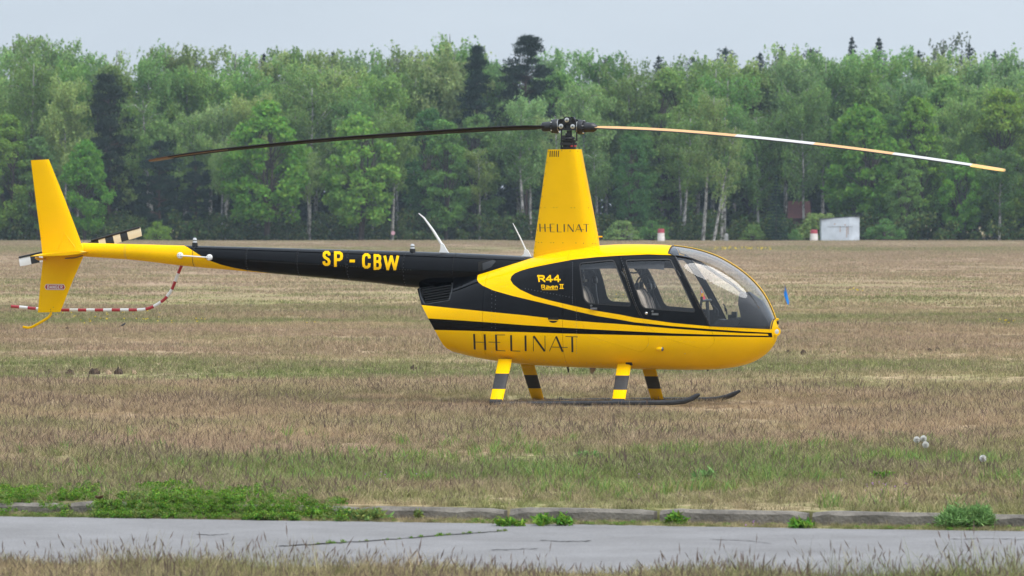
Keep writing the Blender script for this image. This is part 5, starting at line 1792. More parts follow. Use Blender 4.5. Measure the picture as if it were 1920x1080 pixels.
# whip aerials: blade foot and mast
for foot, tipp, w0 in (([(823.5, 473.4), (841.5, 474), (837, 467.5), (831.5, 457), (826.5, 459), (826, 468)], [(829, 459.5), (812, 432), (795, 408.5), (785, 400)], 0.017),
                       ([(978, 480.5), (996, 481), (990.5, 470), (987, 467.3), (983.5, 468.5), (982.5, 476)], [(986, 469), (975, 445), (966, 427), (961.5, 418.5)], 0.010)):
    b = MB()
    f = [loc(*q, 0) for q in foot]
    rings = [[(x, yy, z) for x, z in f] for yy in (-0.016, 0.016)]
    b.prism(f, -0.016, 0.016)
    an = b.build('aerial', M['white'], heli, smooth=False)
    b = MB(); b.tube([L3(*q, 0) for q in tipp], [w0, w0 * 0.85, w0 * 0.62, w0 * 0.35], 8).build('rod', M['white'], an)
# side aerial: rod between two white discs
pa, pb = on_c = None, None
def on_boom(px, py):
    q = BOOM.inv([(px, py)]); return BOOM.ev(q[:, 0], q[:, 1])[0], BOOM.nrm(q[:, 0], q[:, 1])[0]
pa, na = on_boom(338, 479); pb, nb_ = on_boom(393, 482.7)
sa = MB().tube([pa + na * 0.03, pb + nb_ * 0.03], 0.008, 8).build('side_aerial', M['white'], heli)
for p, n_ in ((pa, na), (pb, nb_)):
    d_ = MB().lathe([(-0.005, 0.037), (0.016, 0.037), (0.030, 0.028), (0.034, 0.012), (0.035, 0)], p, n_, 18).build('aerial_disc', M['white'], sa)
    for k in range(4):
        a = PI / 4 + k * PI / 2
        MB().lathe([(0, 0.005), (0.006, 0.005), (0.0065, 0)], p + np.array((0.018 * math.cos(a), 0, 0.018 * math.sin(a))) + n_ * 0.027, n_, 6).build('screw', M['greymetal'], d_)

# ---- tail group
def airfoil_slab(px_poly_top, px_poly_bot, ly, th):
    pass
def fin_loft(name, sections, ly, mat, parent):
    """sections: list of ((x_tail px, py), (x_front px, py), thickness)"""
    rings = []
    for (a, b, th) in sections:
        A, B = L3(*a, ly), L3(*b, ly)
        r_ = []
        ts = [0, 0.25, 0.55, 0.8, 0.93, 1.0]
        hs = [0.15, 0.6, 1.0, 0.95, 0.6, 0.0]
        for t, h in zip(ts, hs): r_.append(tuple(A + (B - A) * t + np.array((0, -h * th, 0))))
        for t, h in list(zip(ts, hs))[::-1][1:]: r_.append(tuple(A + (B - A) * t + np.array((0, h * th, 0))))
        rings.append(r_)
    return MB().loft(rings).build(name, mat, parent, angle=40)
FINY = -0.115
fin = fin_loft('tail_fin', [((58, 300.5), (91.5, 298.8), 0.018), ((68, 381), (121, 372), 0.028), ((76.5, 446), (150, 449), 0.034), ((79.5, 474), (157, 474), 0.036), ((81, 486), (156, 482), 0.036), ((76, 530), (136.5, 526), 0.028), ((71, 586), (113, 585), 0.02)], FINY, M['yellow'], heli)
# stiffener outline on the fin skin (raised triangle)
for a, b in (((121, 437.5), (107, 469)), ((121, 437.5), (140, 463))):
    MB().tube([L3(*a, FINY - 0.033), L3(*b, FINY - 0.036)], 0.004, 5).build('stiffener', M['yellow'], fin)
stab = fin_loft('horizontal_stabilizer', [((57, 480.0), (157, 473.8), 0.014)], -0.2, M['yellow'], heli)
bpy.data.objects.remove(stab)
rings = []
for ly, a, b in ((-0.10, (76, 476), (160, 474.5)), (-0.18, (66, 478), (165.5, 474.2)), (-0.40, (62, 479.5), (165, 473.0)), (-0.62, (57, 480.5), (163, 472)), (-0.68, (66, 480), (157, 472.6))):
    A, B = L3(*a, ly), L3(*b, ly)
    ring = []
    ts = [0, 0.3, 0.65, 0.9, 1.0]; hs = [0.002, 0.014, 0.022, 0.016, 0.0]
    for t, h in zip(ts, hs): ring.append(tuple(A + (B - A) * t + np.array((0, 0, h))))
    for t, h in list(zip(ts, hs))[::-1][1:]: ring.append(tuple(A + (B - A) * t - np.array((0, 0, h))))
    rings.append(ring)
stab = MB().loft(rings).build('horizontal_stabilizer', M['yellow'], heli, angle=40)
MB().tube([L3(66, 483, -0.16), L3(72, 485.5, -0.16), L3(86, 486.5, -0.16)], [0.012, 0.018, 0.010], 8).build('tail_light', M['tip'], stab)
MB().tube([L3(122, 484.5, -0.16), L3(140, 483.5, -0.16), L3(156, 479, -0.16)], 0.006, 6).build('stabilizer_bracket', M['bladeedge'], stab)
# warning placard: red arrow-ended plate with lettering
FP = Flat(FINY - 0.0325)
plq = [(84.5, 538.2), (87, 533.6), (119, 533.8), (121.5, 538.6), (119, 542.6), (87, 542.2)]
plo = [(83.4, 538.2), (86.4, 532.6), (119.6, 532.9), (122.6, 538.6), (119.6, 543.6), (86.4, 543.2)]
plc = panel('warning_placard', FP, [FP.inv(densify(plo, 6))], [M['white']], fin, off=0.001, thick=0, grid=0)
panel('placard_field', FP, [FP.inv(densify(plq, 6))], [M['red']], plc, off=0.003, thick=0, grid=0)
DG = []
for k, ch in enumerate('DANGER'):
    x0 = 89.0 + k * 4.95
    DG += strokes(GLY[ch], 1.05, (x0, x0 + 3.6, 535.3, 541.2))
panel('placard_lettering', FP, [FP.inv(densify(p, 4)) for p in DG], [M['white']], plc, off=0.005, thick=0, grid=0)
for px_, py_ in ((95, 580), (95, 583.5), (100, 576)):
    MB().lathe([(0, 0.005), (0.003, 0.004), (0.0035, 0)], L3(px_, py_, FINY - 0.024), (0, -1, 0), 6).build('screw', M['satin'], fin)
# tail skid
MB().tube([L3(95.5, 584, FINY), L3(95.3, 589, FINY), L3(91, 595, FINY), L3(80, 602, FINY), L3(66, 610, FINY), L3(59, 613.6, FINY), L3(52, 614.6, FINY), L3(43, 612.8, FINY)], 0.0155, 10).build('tail_skid', M['yellow'], heli)
# tail rotor behind the fin: gearbox, two banded blades
TRY = 0.24
tc = L3(151, 466, TRY)
gb = MB()
gb.lathe([(-0.12, 0.05), (-0.04, 0.075), (0.06, 0.075), (0.10, 0.05), (0.20, 0.03), (0.27, 0.03)], L3(152, 468, 0.0), (0, 1, 0), 16)
gb.tube([L3(168, 468, 0), L3(146, 468, 0)], [0.078, 0.06], 14)
gbo = gb.build('tail_gearbox', M['yellow'], heli)
def tr_blade(tip_px, bands):
    tp = L3(*tip_px, TRY)
    ax = (tp - tc); R_ = np.linalg.norm(ax); ax = ax / R_
    lat = np.array((-ax[2], 0, ax[0]))
    if lat[2] < 0: lat = -lat
    n_ = np.array((0, 1.0, 0))
    edges_ = [0.06] + [b[0] for b in bands] + [R_]
    mats = [2] + [b[1] for b in bands]
    rings, ms = [], []
    rr = []
    for i in range(len(edges_) - 1):
        rr += [edges_[i], (edges_[i] + edges_[i + 1]) / 2]; ms += [mats[i], mats[i]]
    rr.append(edges_[-1])
    prof = [(0.057, 0.0), (0.03, 0.009), (-0.02, 0.007), (-0.057, 0.0), (-0.02, -0.007), (0.03, -0.009)]
    for r_ in rr:
        ch = 0.45 if r_ < 0.1 else (0.8 if r_ < 0.2 else (0.93 if r_ > R_ - 0.005 else 1))
        rings.append([tuple(tc + ax * r_ + lat * a * ch + n_ * (b + a * 0.18)) for a, b in prof])
    fs, mm = [], []
    for i in range(len(rings) - 1):
        for j in range(6):
            fs.append((i * 6 + j, i * 6 + (j + 1) % 6, (i + 1) * 6 + (j + 1) % 6, (i + 1) * 6 + j))
            mm.append(2 if (j == 0 and False) else ms[i])
    fs.append(tuple(range(6))); mm.append(2)
    fs.append(tuple((len(rings) - 1) * 6 + j for j in range(6))); mm.append(ms[-1])
    mb = MB(); mb.add([p for g in rings for p in g], fs, mm)
    # dark leading strip along the upper edge
    st = MB()
    st.tube([tc + ax * 0.15 + lat * 0.054, tc + ax * (R_ - 0.004) + lat * 0.052], 0.012, 6)
    o = mb.build('tail_rotor_blade', [M['cream'], M['white'], M['satin']], heli, angle=50)
    st.build('leading_strip', M['satin'], o)
    return R_
tr_blade((264.5, 434), [(0.33, 0), (0.425, 2), (0.515, 0), (0.605, 2), (0.645, 0)] if False else [(0.15, 2), (0.235, 0), (0.32, 2), (0.42, 0), (0.510, 2), (0.60, 0)])
tr_blade((36.5, 491), [(0.15, 2), (0.255, 1), (0.34, 2), (0.43, 1), (0.52, 2), (0.625, 1)])
# tail rotor guard: bent tube painted in red and white rings
gp = [(340.5, 497.5), (336, 508), (329, 526), (321.5, 544), (311, 558.5), (300, 567.5), (288, 574.5), (276, 578.8), (263, 580.9), (240, 581.0), (180, 581.2), (113, 581.2), (90, 580.6), (71, 579), (45, 576.4), (21, 574.2)]
gpx = [L3(p[0], p[1], min(0.10 + 0.012 * i, 0.16)) for i, p in enumerate(gp)]
cum = np.concatenate([[0], np.cumsum([np.linalg.norm(b - a) for a, b in zip(gpx[:-1], gpx[1:])])])
Lg = cum[-1]; nseg = int(round(Lg / 0.1035))
fine_ = np.linspace(0, Lg, nseg * 2 + 1)
path = [np.array([pchip(cum, [g[i] for g in gpx], np.array([min(q, Lg - 1e-6)]))[0] for i in range(3)]) for q in fine_]
MB().tube(path, 0.0185, 10, [1 if (i // 2) % 2 == 0 else 0 for i in range(len(path))]).build('tail_guard', [M['white'], M['red']], heli)

# ---- landing gear
for sg, pts, tip in ((-1, [(926, 757.0), (1000, 756.3), (1100, 755.2), (1200, 754.4), (1262, 753.8), (1283, 751.8), (1297, 746.5), (1306, 741.3), (1312, 738.2)], 0),
                     (1, [(955, 755.0), (1010, 752.6), (1100, 750.6), (1250, 749.0), (1325, 748.8), (1345, 747.5), (1362, 743.6), (1376, 737.8), (1388, 731.8)], 0)):
    ly = 1.07 * sg
    P = [L3(px_, py_, ly) for px_, py_ in pts]
    P = [p + np.array((0, 0, -0.005)) for p in P]
    sk = MB().tube(P, [0.030] * (len(P) - 2) + [0.028, 0.014], 10).build('skid', M['skid'], heli)
    hd = (1, -1)[sg > 0]
    for q in ((968, 752.5), (1051, 747.5)) if sg < 0 else ():
        MB().tube([L3(q[0] - 2.5, q[1] + 3, ly), L3(q[0] - 2.5, q[1] - 2, ly), L3(q[0] + 2.5, q[1] - 2, ly), L3(q[0] + 2.5, q[1] + 3, ly)], 0.006, 6).build('wheel_lug', M['satin'], sk)
    shoe = MB().box(P[2] + np.array((0.2, 0, -0.033)), (1.2, 0.03, 0.012)).build('wear_shoe', M['greymetal'], sk)
def leg(top, bot, ly_t, ly_b, cuts, c1):
    A, B = np.array((*[loc(*top, ly_t)[0]], ly_t, loc(*top, ly_t)[1])), L3(bot[0], bot[1], ly_b)
    ts = [0, cuts[0], cuts[1], 1.0]
    prof = []
    for a in np.linspace(0, 2 * PI, 18, endpoint=False):
        cxx, sx = math.cos(a), math.sin(a)
        prof.append((0.079 * cxx * (1.0 if cxx > 0 else 1.08), 0.026 * sx * (0.55 + 0.45 * (cxx + 1) / 2) * 1.6))
    tt = sorted(set([0, 0.5 * cuts[0]] + [cuts[0], cuts[1], (cuts[0] + cuts[1]) / 2, (1 + cuts[1]) / 2, 1.0]))
    rings, ms = [], []
    d = B - A
    for t in tt:
        c = A + d * t
        k = 1.0 - 0.10 * t
        rings.append([tuple(c + np.array((a * k, b * k, 0.0))) for a, b in prof])
    n = len(prof)
    fs, mm = [], []
    for i in range(len(tt) - 1):
        m_ = 1 if cuts[0] - 1e-6 <= tt[i] < cuts[1] - 1e-6 else 0
        for j in range(n):
            fs.append((i * n + j, i * n + (j + 1) % n, (i + 1) * n + (j + 1) % n, (i + 1) * n + j)); mm.append(m_)
    fs.append(tuple(range(n))); mm.append(0)
    fs.append(tuple((len(tt) - 1) * n + j for j in range(n))); mm.append(0)
    mb = MB(); mb.add([p for r_ in rings for p in r_], fs, mm)
    o = mb.build('leg', [M['yellow'], M['band']], heli, angle=50)
    MB().tube([B + np.array((-0.07, 0, 0.01)), B + np.array((0.07, 0, 0.01))], 0.036, 10).build('saddle', M['satin'], o)
    return A
A = leg((948, 673), (930, 756), -0.42, -1.055, (0.33, 0.68), 0)
leg((989, 682), (1010, 751.5), 0.42, 1.055, (0.30, 0.66), 0)
A2 = leg((1171.5, 680), (1159.5, 755), -0.42, -1.055, (0.32, 0.68), 0)
leg((1216, 686), (1233.5, 750.5), 0.42, 1.055, (0.30, 0.66), 0)
# dark leg cut-outs in the belly
for px_, py_ in ((951, 675.5), (1178, 681.5)):
    q, n_ = on_hull(px_, py_)
    MB().box(q + np.array((0.01, 0.0, -0.005)), (0.07, 0.05, 0.035)).build('leg_cutout', M['slot'], cabin)
# belly aerials and drain
b = MB().prism([loc(1105, 688, 0), loc(1118, 688, 0), loc(1116, 694, 0), loc(1112, 701, 0), loc(1108, 701, 0)], -0.01, 0.01).build('belly_aerial', M['trim'], heli, smooth=False)
MB().tube([L3(1064, 686, 0.0), L3(1066, 698, 0)], 0.010, 8).build('drain_tube', M['satin'], heli)
MB().tube([L3(1327, 690, 0.0), L3(1327, 696, 0)], 0.008, 8).build('drain_tube', M['satin'], heli)
# ------------------------------------------------------------------ far huts, markers, flags, bird
def place(px, py, Y): return at_depth(px, py, Y)
# grey metal shed at the forest foot
Ys = 491.0
bl = place(1540, 452, Ys); br_ = place(1612, 452, Ys)
W_ = br_[0] - bl[0]
shed = empty('metal_shed', ((bl[0] + br_[0]) / 2, Ys, FIELD_Z), 0.0)
tag(shed, 'small grey sheet metal shed with rust streaks at the foot of the forest', 'shed')
hl_, hr_ = place(1540, 411.5, Ys)[2] - FIELD_Z, place(1612, 406.5, Ys)[2] - FIELD_Z
split = W_ * (0.72 - 0.5)
b = MB()
D = 2.4
b.add([(-W_ / 2, 0, -.1), (split, 0, -.1), (split, 0, hl_ + (hr_ - hl_) * 0.72), (-W_ / 2, 0, hl_), (-W_ / 2, D, -.1), (split, D, -.1), (split, D, hl_ + (hr_ - hl_) * 0.72), (-W_ / 2, D, hl_)],
      [(0, 1, 2, 3), (4, 7, 6, 5), (0, 3, 7, 4), (0, 4, 5, 1)])
b.add([(split, 0, -.1), (W_ / 2, 0.35, -.1), (W_ / 2, 0.35, hr_), (split, 0, hl_ + (hr_ - hl_) * 0.72), (W_ / 2, D, -.1), (W_ / 2, D, hr_)], [(0, 1, 2, 3), (1, 4, 5, 2)])
wall_ = b.build('wall', M['shed'], shed, smooth=False)
MB().add([(-W_ / 2 - .1, -.12, hl_), (W_ / 2 + .1, .2, hr_ + .02), (W_ / 2 + .1, D, hr_ + .02), (-W_ / 2 - .1, D, hl_), (-W_ / 2 - .1, -.12, hl_ + .07), (W_ / 2 + .1, .2, hr_ + .09), (W_ / 2 + .1, D, hr_ + .09), (-W_ / 2 - .1, D, hl_ + .07)],
         [(0, 1, 2, 3), (4, 7, 6, 5), (0, 4, 5, 1), (1, 5, 6, 2), (2, 6, 7, 3), (3, 7, 4, 0)]).build('roof', M['roofdark'], shed, smooth=False)
for k, (u, v, w_, h_) in enumerate(((0.49, 0.55, 0.05, 0.5), (0.66, 0.40, 0.06, 0.9), (0.70, 0.50, 0.05, 0.7), (0.35, 0.78, 0.12, 0.10), (0.62, 0.75, 0.10, 0.12))):
    x = -W_ / 2 + W_ * u
    MB().box((x, -0.006, hl_ * v), (w_, 0.006, h_)).build('rust_stain', M['rust'], wall_, smooth=False)
MB().box((-0.02, -0.008, hl_ * 0.66), (W_ * 0.66, 0.012, 0.035)).build('sheet_lap', M['greymetal'], wall_, smooth=False)
MB().box((split, -0.01, hl_ * 0.52), (0.035, 0.02, hl_ * 1.02)).build('corner_strip', M['shed'], wall_, smooth=False)

def marker(px, py, Y, w_px, h_px, label):
    p = place(px, py, Y)
    r_ = (w_px / F * Y) / 2; h = h_px / F * Y
    e = empty('field_marker', (p[0], Y, FIELD_Z))
    tag(e, label, 'marker', 'white and red field markers')
    MB().lathe([(-0.1, r_ * 1.02), (h * 0.30, r_ * 1.02), (h * 0.32, r_ * 0.97), (h * 0.66, r_ * 0.97)], (0, 0, 0), (0, 0, 1), 20).build('body', M['markerwhite'], e)
    MB().lathe([(h * 0.66, r_ * 0.93), (h * 0.70, r_ * 0.93), (h * 0.98, r_ * 0.88), (h, r_ * 0.7), (h, 0)], (0, 0, 0), (0, 0, 1), 20).build('cap', M['markerred'], e)
marker(1239.5, 450, 486, 13.5, 23, 'white field marker with red cap above the helicopter cabin roof')
marker(1526, 449, 489, 15, 21, 'white field marker with red cap beside the grey metal shed')
# brown hut in the trees
p = place(1500, 420, 506)
hut = empty('wooden_hut', (p[0], 506, FIELD_Z))
tag(hut, 'brown hut with dull red roof half hidden among trees left of the shed', 'hut')
z0, z1, z2 = 0.0, place(1500, 409, 506)[2] - FIELD_Z, place(1500, 377, 506)[2] - FIELD_Z
MB().box((0, 1.5, z1 / 2), (1.9, 3.0, z1)).build('wall', M['hutwall'], hut, smooth=False)
MB().add([(-1.1, -0.3, z1), (1.0, -0.3, z1), (0.95, 1.5, z2), (-1.0, 1.5, z2), (-1.1, 3.3, z1), (1.0, 3.3, z1)], [(0, 1, 2, 3), (3, 2, 5, 4), (0, 3, 4), (1, 5, 2), (0, 4, 5, 1)]).build('roof', M['hutroof'], hut, smooth=False)
# low grey stones and posts by the trees
for px_, w_, h_, lab in ((1182, 9, 22, 'grey stone block standing by the trees beside the mast fairing'), (1362, 7, 14, 'small grey stone post at the forest foot behind the windshield top')):
    p = place(px_, 449, 489)
    mb = MB(); s_ = 489 / F
    mb.loft([[(a * w_ * s_ / 2 * k, b_ * 0.18 * k, z) for a, b_ in ((-1, -1), (1, -1), (1, 1), (-1, 1))] for z, k in ((-0.1, 1), (h_ * s_ * 0.8, 0.95), (h_ * s_, 0.6))])
    o = mb.build('stone_block', M['greystone'], None, smooth=False); o.location = (p[0], 489, FIELD_Z)
    tag(o, lab, 'stone')
p = place(737, 437, 492)
sg_ = empty('round_sign', (p[0], 492, FIELD_Z))
tag(sg_, 'tiny faded pink round sign on a post at the forest foot behind the boom', 'sign')
MB().tube([(0, 0.03, -.1), (0, 0.03, p[2] - FIELD_Z)], 0.03, 6).build('post', M['greymetal'], sg_)
MB().lathe([(-0.01, 0.17), (0.01, 0.17), (0.011, 0)], (0, 0, p[2] - FIELD_Z), (0, -1, 0), 16).build('face', M['signpink'], sg_)

# pennants on thin sticks
def pennant(px, py_top, py_bot, Y, label, mats, rise, flip=1, w=0.13):
    pt, pb_ = place(px, py_top, Y), place(px, py_bot, Y)
    e = empty('field_flag', (pt[0], Y, FIELD_Z))
    tag(e, label, 'flag', 'flags marking the field')
    H = pt[2] - FIELD_Z
    MB().tube([(0.012 * flip, 0, -0.1), (0.01 * flip, 0, H * 0.6), (0, 0, H)], 0.011, 6).build('stick', M['stick'], e)
    mb = MB()
    vs, fs, ms = [], [], []
    nr = 14
    for i in range(nr + 1):
        t = i / nr
        zz_ = H - (pt[2] - pb_[2]) * t
        wl = w * (-0.15 - 0.85 * min(1, t * 1.7) if t < 0.55 else -1.0 + 1.25 * (t - 0.55) / 0.45) * 0.75
        wr = w * (0.10 + 1.05 * t if t < 0.88 else 1.02 - 3.2 * (t - 0.88))
        for j in range(5):
            u = j / 4.0
            x = (wl + (wr - wl) * u) * flip + 0.045 * t * flip
            vs.append((x, -0.02 + 0.025 * math.sin(3.4 * u + 5 * t), zz_ - 0.02 * u))
    for i in range(nr):
        for j in range(4):
            a = i * 5 + j
            fs.append((a, a + 1, a + 6, a + 5)); ms.append(1 if (len(mats) > 1 and 2 <= i <= 6 and j in (1, 2)) else 0)
    mb.add(vs, fs, ms)
    mb.build('cloth', mats, e, angle=80)
pennant(1471.5, 533, 570, 128.0, 'bright blue flag on a thin stick in front of the helicopter nose', [M['flagblue']], 0.4, 1, 0.060)
pennant(1314.5, 537, 562.5, 128.0, 'pinkish red flag with pale blue patch seen through the windshield', [M['flagred'], M['flaglight']], 0.4, 1, 0.060)

# bird standing in the field under the tail
g0 = on_ground(231, 617.5, FIELD_Z)
s_ = g0[1] / F
bird = empty('bird', (g0[0], g0[1], FIELD_Z + 0.055))
tag(bird, 'small dark bird standing in the dry grass under the tail', 'bird')
bp_ = [(-6.2, 0.2, 0.25), (-4.0, 1.2, 0.8), (-2.0, 2.2, 1.5), (0.0, 3.2, 1.95), (1.6, 4.2, 1.8), (2.7, 5.1, 1.35), (3.3, 5.7, 1.3), (4.1, 6.1, 1.05), (4.7, 6.0, 0.5)]
mb = MB()
mb.tube([(x * s_, 0, z * s_) for x, z, r_ in bp_], [r_ * s_ for x, z, r_ in bp_], 12)
mb.build('body', M['feather'], bird, angle=80)
MB().tube([(4.6 * s_, 0, 6.0 * s_), (6.4 * s_, 0, 5.7 * s_)], [0.35 * s_, 0.06 * s_], 6).build('beak', M['beak'], bird)
for sg in (-1, 1):
    w_ = MB()
    w_.loft([[((x) * s_, sg * (r_ * 0.95) * s_ + sg * dd * 0.004, (z + zo) * s_) for x, z, r_, zo in ((2.0, 4.0, 1.6, 0.6), (-0.5, 2.8, 1.9, 0.9), (-3.0, 1.4, 1.1, 0.9), (-5.6, 0.3, 0.35, 0.4), (-3.0, 1.0, 1.1, -0.3), (0.2, 2.6, 1.9, -0.8), (1.8, 3.4, 1.7, -0.7))] for dd in (0, 1)])
    w_.build('wing', M['feather'], bird, angle=80)
    MB().tube([(0.6 * s_, sg * 0.5 * s_, 2.2 * s_), (0.5 * s_, sg * 0.6 * s_, -1.0 * s_), (0.8 * s_, sg * 0.6 * s_, -4.6 * s_)], 0.16 * s_, 5).build('leg', M['beak'], bird)

# mole hills and dug soil
MOUNDS = []
def mound(px, py, w_px, h_px, mat, seed, label, name='molehill', group='mole hills in the field'):
    g0 = on_ground(px, py, FIELD_Z)
    s_ = g0[1] / F
    r = np.random.RandomState(seed)
    mb = MB()
    R_, H_ = w_px * s_ / 2, h_px * s_
    MOUNDS.append((g0[0], g0[1], R_))
    for q in range(r.randint(9, 14)):
        c = np.array((r.uniform(-0.75, 0.75) * R_, r.uniform(-0.6, 0.6) * R_, 0))
        hh = H_ * (1.0 - (c[0] / R_) ** 2) * r.uniform(0.5, 1.0)
        rr = R_ * r.uniform(0.18, 0.38)
        rings = []
        for z, k in ((-0.05, 1.15), (hh * 0.35, 1.0), (hh * 0.75, 0.72), (hh, 0.28)):
            rings.append([(c[0] + rr * k * math.cos(a) * r.uniform(0.75, 1.25), c[1] + rr * k * math.sin(a) * r.uniform(0.75, 1.25), z * r.uniform(0.9, 1.1)) for a in np.linspace(0, 2 * PI, 9, endpoint=False)])
        mb.loft(rings)
    o = mb.build(name, mat, None, angle=30)
    o.location = (g0[0], g0[1], FIELD_Z)
    tag(o, label, 'molehill' if name == 'molehill' else 'thatch heap', group)
for i, (px_, py_, w_, h_, lab) in enumerate((
        (131, 700, 15, 9, 'dark clod of dug soil with grass on it, under the tail skid'), (178, 699, 24, 11, 'long dark mole hill in the green strip under the tail'),
        (222, 699, 16, 11, 'dark mole hill nearest the end of the soil row under the tail'), (90, 698, 16, 7, 'flat dark soil patch at the left end of the soil row'),
        (776, 692, 15, 9, 'lone dark mole hill in the grass left of the rear legs'),
        (1478, 661, 10, 6, 'small dark mole hill straight in front of the helicopter nose'), (1507, 662, 14, 7, 'second dark mole hill in front of the nose'),
        (1688, 658, 12, 6, 'dark flat mole hill in the far field at right'), (1743, 659, 12, 7, 'dark mole hill in the green patch at right'), (1758, 657, 10, 8, 'steep dark mole hill at the end of the right row'),
        (1660, 657, 8, 5, 'small brown soil clod between nose and right mole hills'), (126, 617.5, 8, 7, 'tiny dark soil clod left of the bird'))):
    mound(px_, py_, w_, h_, M['soil'], 40 + i, lab)
for i, (px_, py_, w_, h_, lab) in enumerate((
        (53, 693, 10, 6, 'pale dry thatch tuft at the left end of the green strip'), (203, 699, 12, 6, 'pale dry thatch between two mole hills under the tail'), (251, 699, 12, 7, 'pale thatch tuft at the end of the soil row under the tail'),
        (1563, 659, 12, 5, 'pale thatch heap among mole hills ahead of the nose'), (1582, 661, 12, 5, 'second pale thatch heap ahead of the nose'), (1710, 668, 14, 7, 'pale thatch tuft below the right mole hills'),
        (1870, 674, 14, 6, 'pale thatch heap in the green patch near the right edge'))):
    mound(px_, py_, w_, h_, M['straw'], 70 + i, lab, 'thatch_heap', 'pale thatch heaps in the field')

# dandelion clocks
def dandelion(px, py, base_py, label):
    g0 = on_ground(px, base_py, FIELD_Z)
    Y = g0[1]
    p = at_depth(px, py, Y)
    e = empty('dandelion', (p[0], Y, FIELD_Z))
    tag(e, label, 'dandelion', 'dandelions gone to seed')
    H = p[2] - FIELD_Z
    MB().tube([(0.01, 0, -0.03), (0.012, 0, H * 0.5), (0, 0, H)], 0.0035, 5).build('stem', M['stem'], e)
    r = np.random.RandomState(int(px))
    d = rnd_dirs(r, 420)
    a = d * 0.012; 
    b_ = np.cross(d, rnd_dirs(r, 420)) * 0.006
    me = quads_mesh('seed_head', np.array((0, 0, H)) + d * 0.019, a, b_, M['fluff'])
    link('seed_head', me, e)
    MB().lathe([(-0.008, 0.0), (-0.006, 0.006), (0.006, 0.006), (0.008, 0.0)], (0, 0, H), (0, 0, 1), 8).build('core', M['fluff'], e)
dandelion(1719, 824.5, 862, 'white dandelion seed head leftmost of the three close together at right')
dandelion(1731.5, 822.5, 862, 'white dandelion seed head highest of the three close together at right')
dandelion(1735.5, 834, 866, 'white dandelion seed head lowest of the three close together at right')
dandelion(1843, 859.5, 892, 'single white dandelion seed head apart from the other three')

# feathery weed over the kerb, leafy weeds in the gutter
def leafy_weed(name, px, py, w_px, h_px, n, L, W, mat, label, z=ROAD_Z, cat='plant', stalky=True, group=None):
    g0 = on_ground(px, py, z)
    s_ = g0[1] / F
    R_, H_ = w_px * s_ / 2, h_px * s_
    r = np.random.RandomState(int(px * 7 + py))
    C, A = [], []
    for k in range(n):
        az = r.uniform(0, 2 * PI); el = r.uniform(0.05, 1.0)
        q = r.uniform(0.25, 1.0, (9, 1)) ** 0.7
        tip = np.array((math.cos(az) * R_ * (1 - 0.55 * el), math.sin(az) * R_ * 0.8 * (1 - 0.55 * el), H_ * (0.25 + 0.75 * el) * r.uniform(0.7, 1.05)))
        C.append(tip * q + r.randn(9, 3) * 0.012 + np.array((0, 0, 0.01)))
        A.append(np.repeat((tip / np.linalg.norm(tip))[None], 9, 0))
    C, A = np.concatenate(C), np.concatenate(A)
    C[:, 2] = np.maximum(C[:, 2], 0.004)
    a, b_ = leaf_axes(r, len(C), L, W, A, 0.8)
    o = link(name, quads_mesh(name, C, a, b_, mat))
    o.location = (g0[0], g0[1], z)
    tag(o, label, cat, group)
leafy_weed('feathery_weed', 1800, 991, 96, 40, 380, 0.030, 0.0040, M['tansy'], 'bushy feathery green weed growing over the kerb at right')
leafy_weed('feathery_weed', 1840, 991, 60, 44, 200, 0.030, 0.0040, M['tansy'], 'smaller feathery weed tuft merging into the bushy one at its right')
leafy_weed('leafy_weed', 1034, 985, 100, 17, 46, 0.030, 0.008, M['weed'], 'biggest green leafy weed in the gutter before the kerb')
leafy_weed('leafy_weed', 953, 986, 70, 11, 26, 0.030, 0.007, M['weed'], 'flat green leafy weed in the gutter beside the kerb joint')
leafy_weed('leafy_weed', 926, 971, 34, 18, 24, 0.032, 0.010, M['greenblade'], 'grassy green weed against the kerb face left of the joint')
leafy_weed('leafy_weed', 1268, 983, 44, 17, 20, 0.030, 0.009, M['weed'], 'broad leaved green weed at the kerb under the nose')
leafy_weed('leafy_weed', 1502, 990, 50, 15, 24, 0.028, 0.007, M['weed'], 'green weed at the kerb joint right of centre')
leafy_weed('leafy_weed', 785, 975, 8, 14, 10, 0.03, 0.008, M['greenblade'], 'thin green weed before the left part of the kerb')
leafy_weed('leafy_weed', 690, 976, 100, 18, 56, 0.032, 0.009, M['greenblade'], 'grassy weed clump at the left end of the bare kerb')
leafy_weed('leafy_weed', 590, 974, 60, 18, 40, 0.028, 0.008, M['weed'], 'dark leafy weed next to the end of the clover patch')
leafy_weed('rosette_weed', 1655, 905, 50, 15, 36, 0.045, 0.016, M['weed'], 'dark green leaf rosette in the grass verge at right', z=FIELD_Z)
leafy_weed('rosette_weed', 1320, 905, 40, 18, 34, 0.05, 0.010, M['tansy'], 'blue green leafy tuft in the verge under the nose', z=FIELD_Z)
leafy_weed('rosette_weed', 1105, 866, 60, 14, 36, 0.04, 0.010, M['tansy'], 'blue green leafy tuft in the verge under the front legs', z=FIELD_Z)

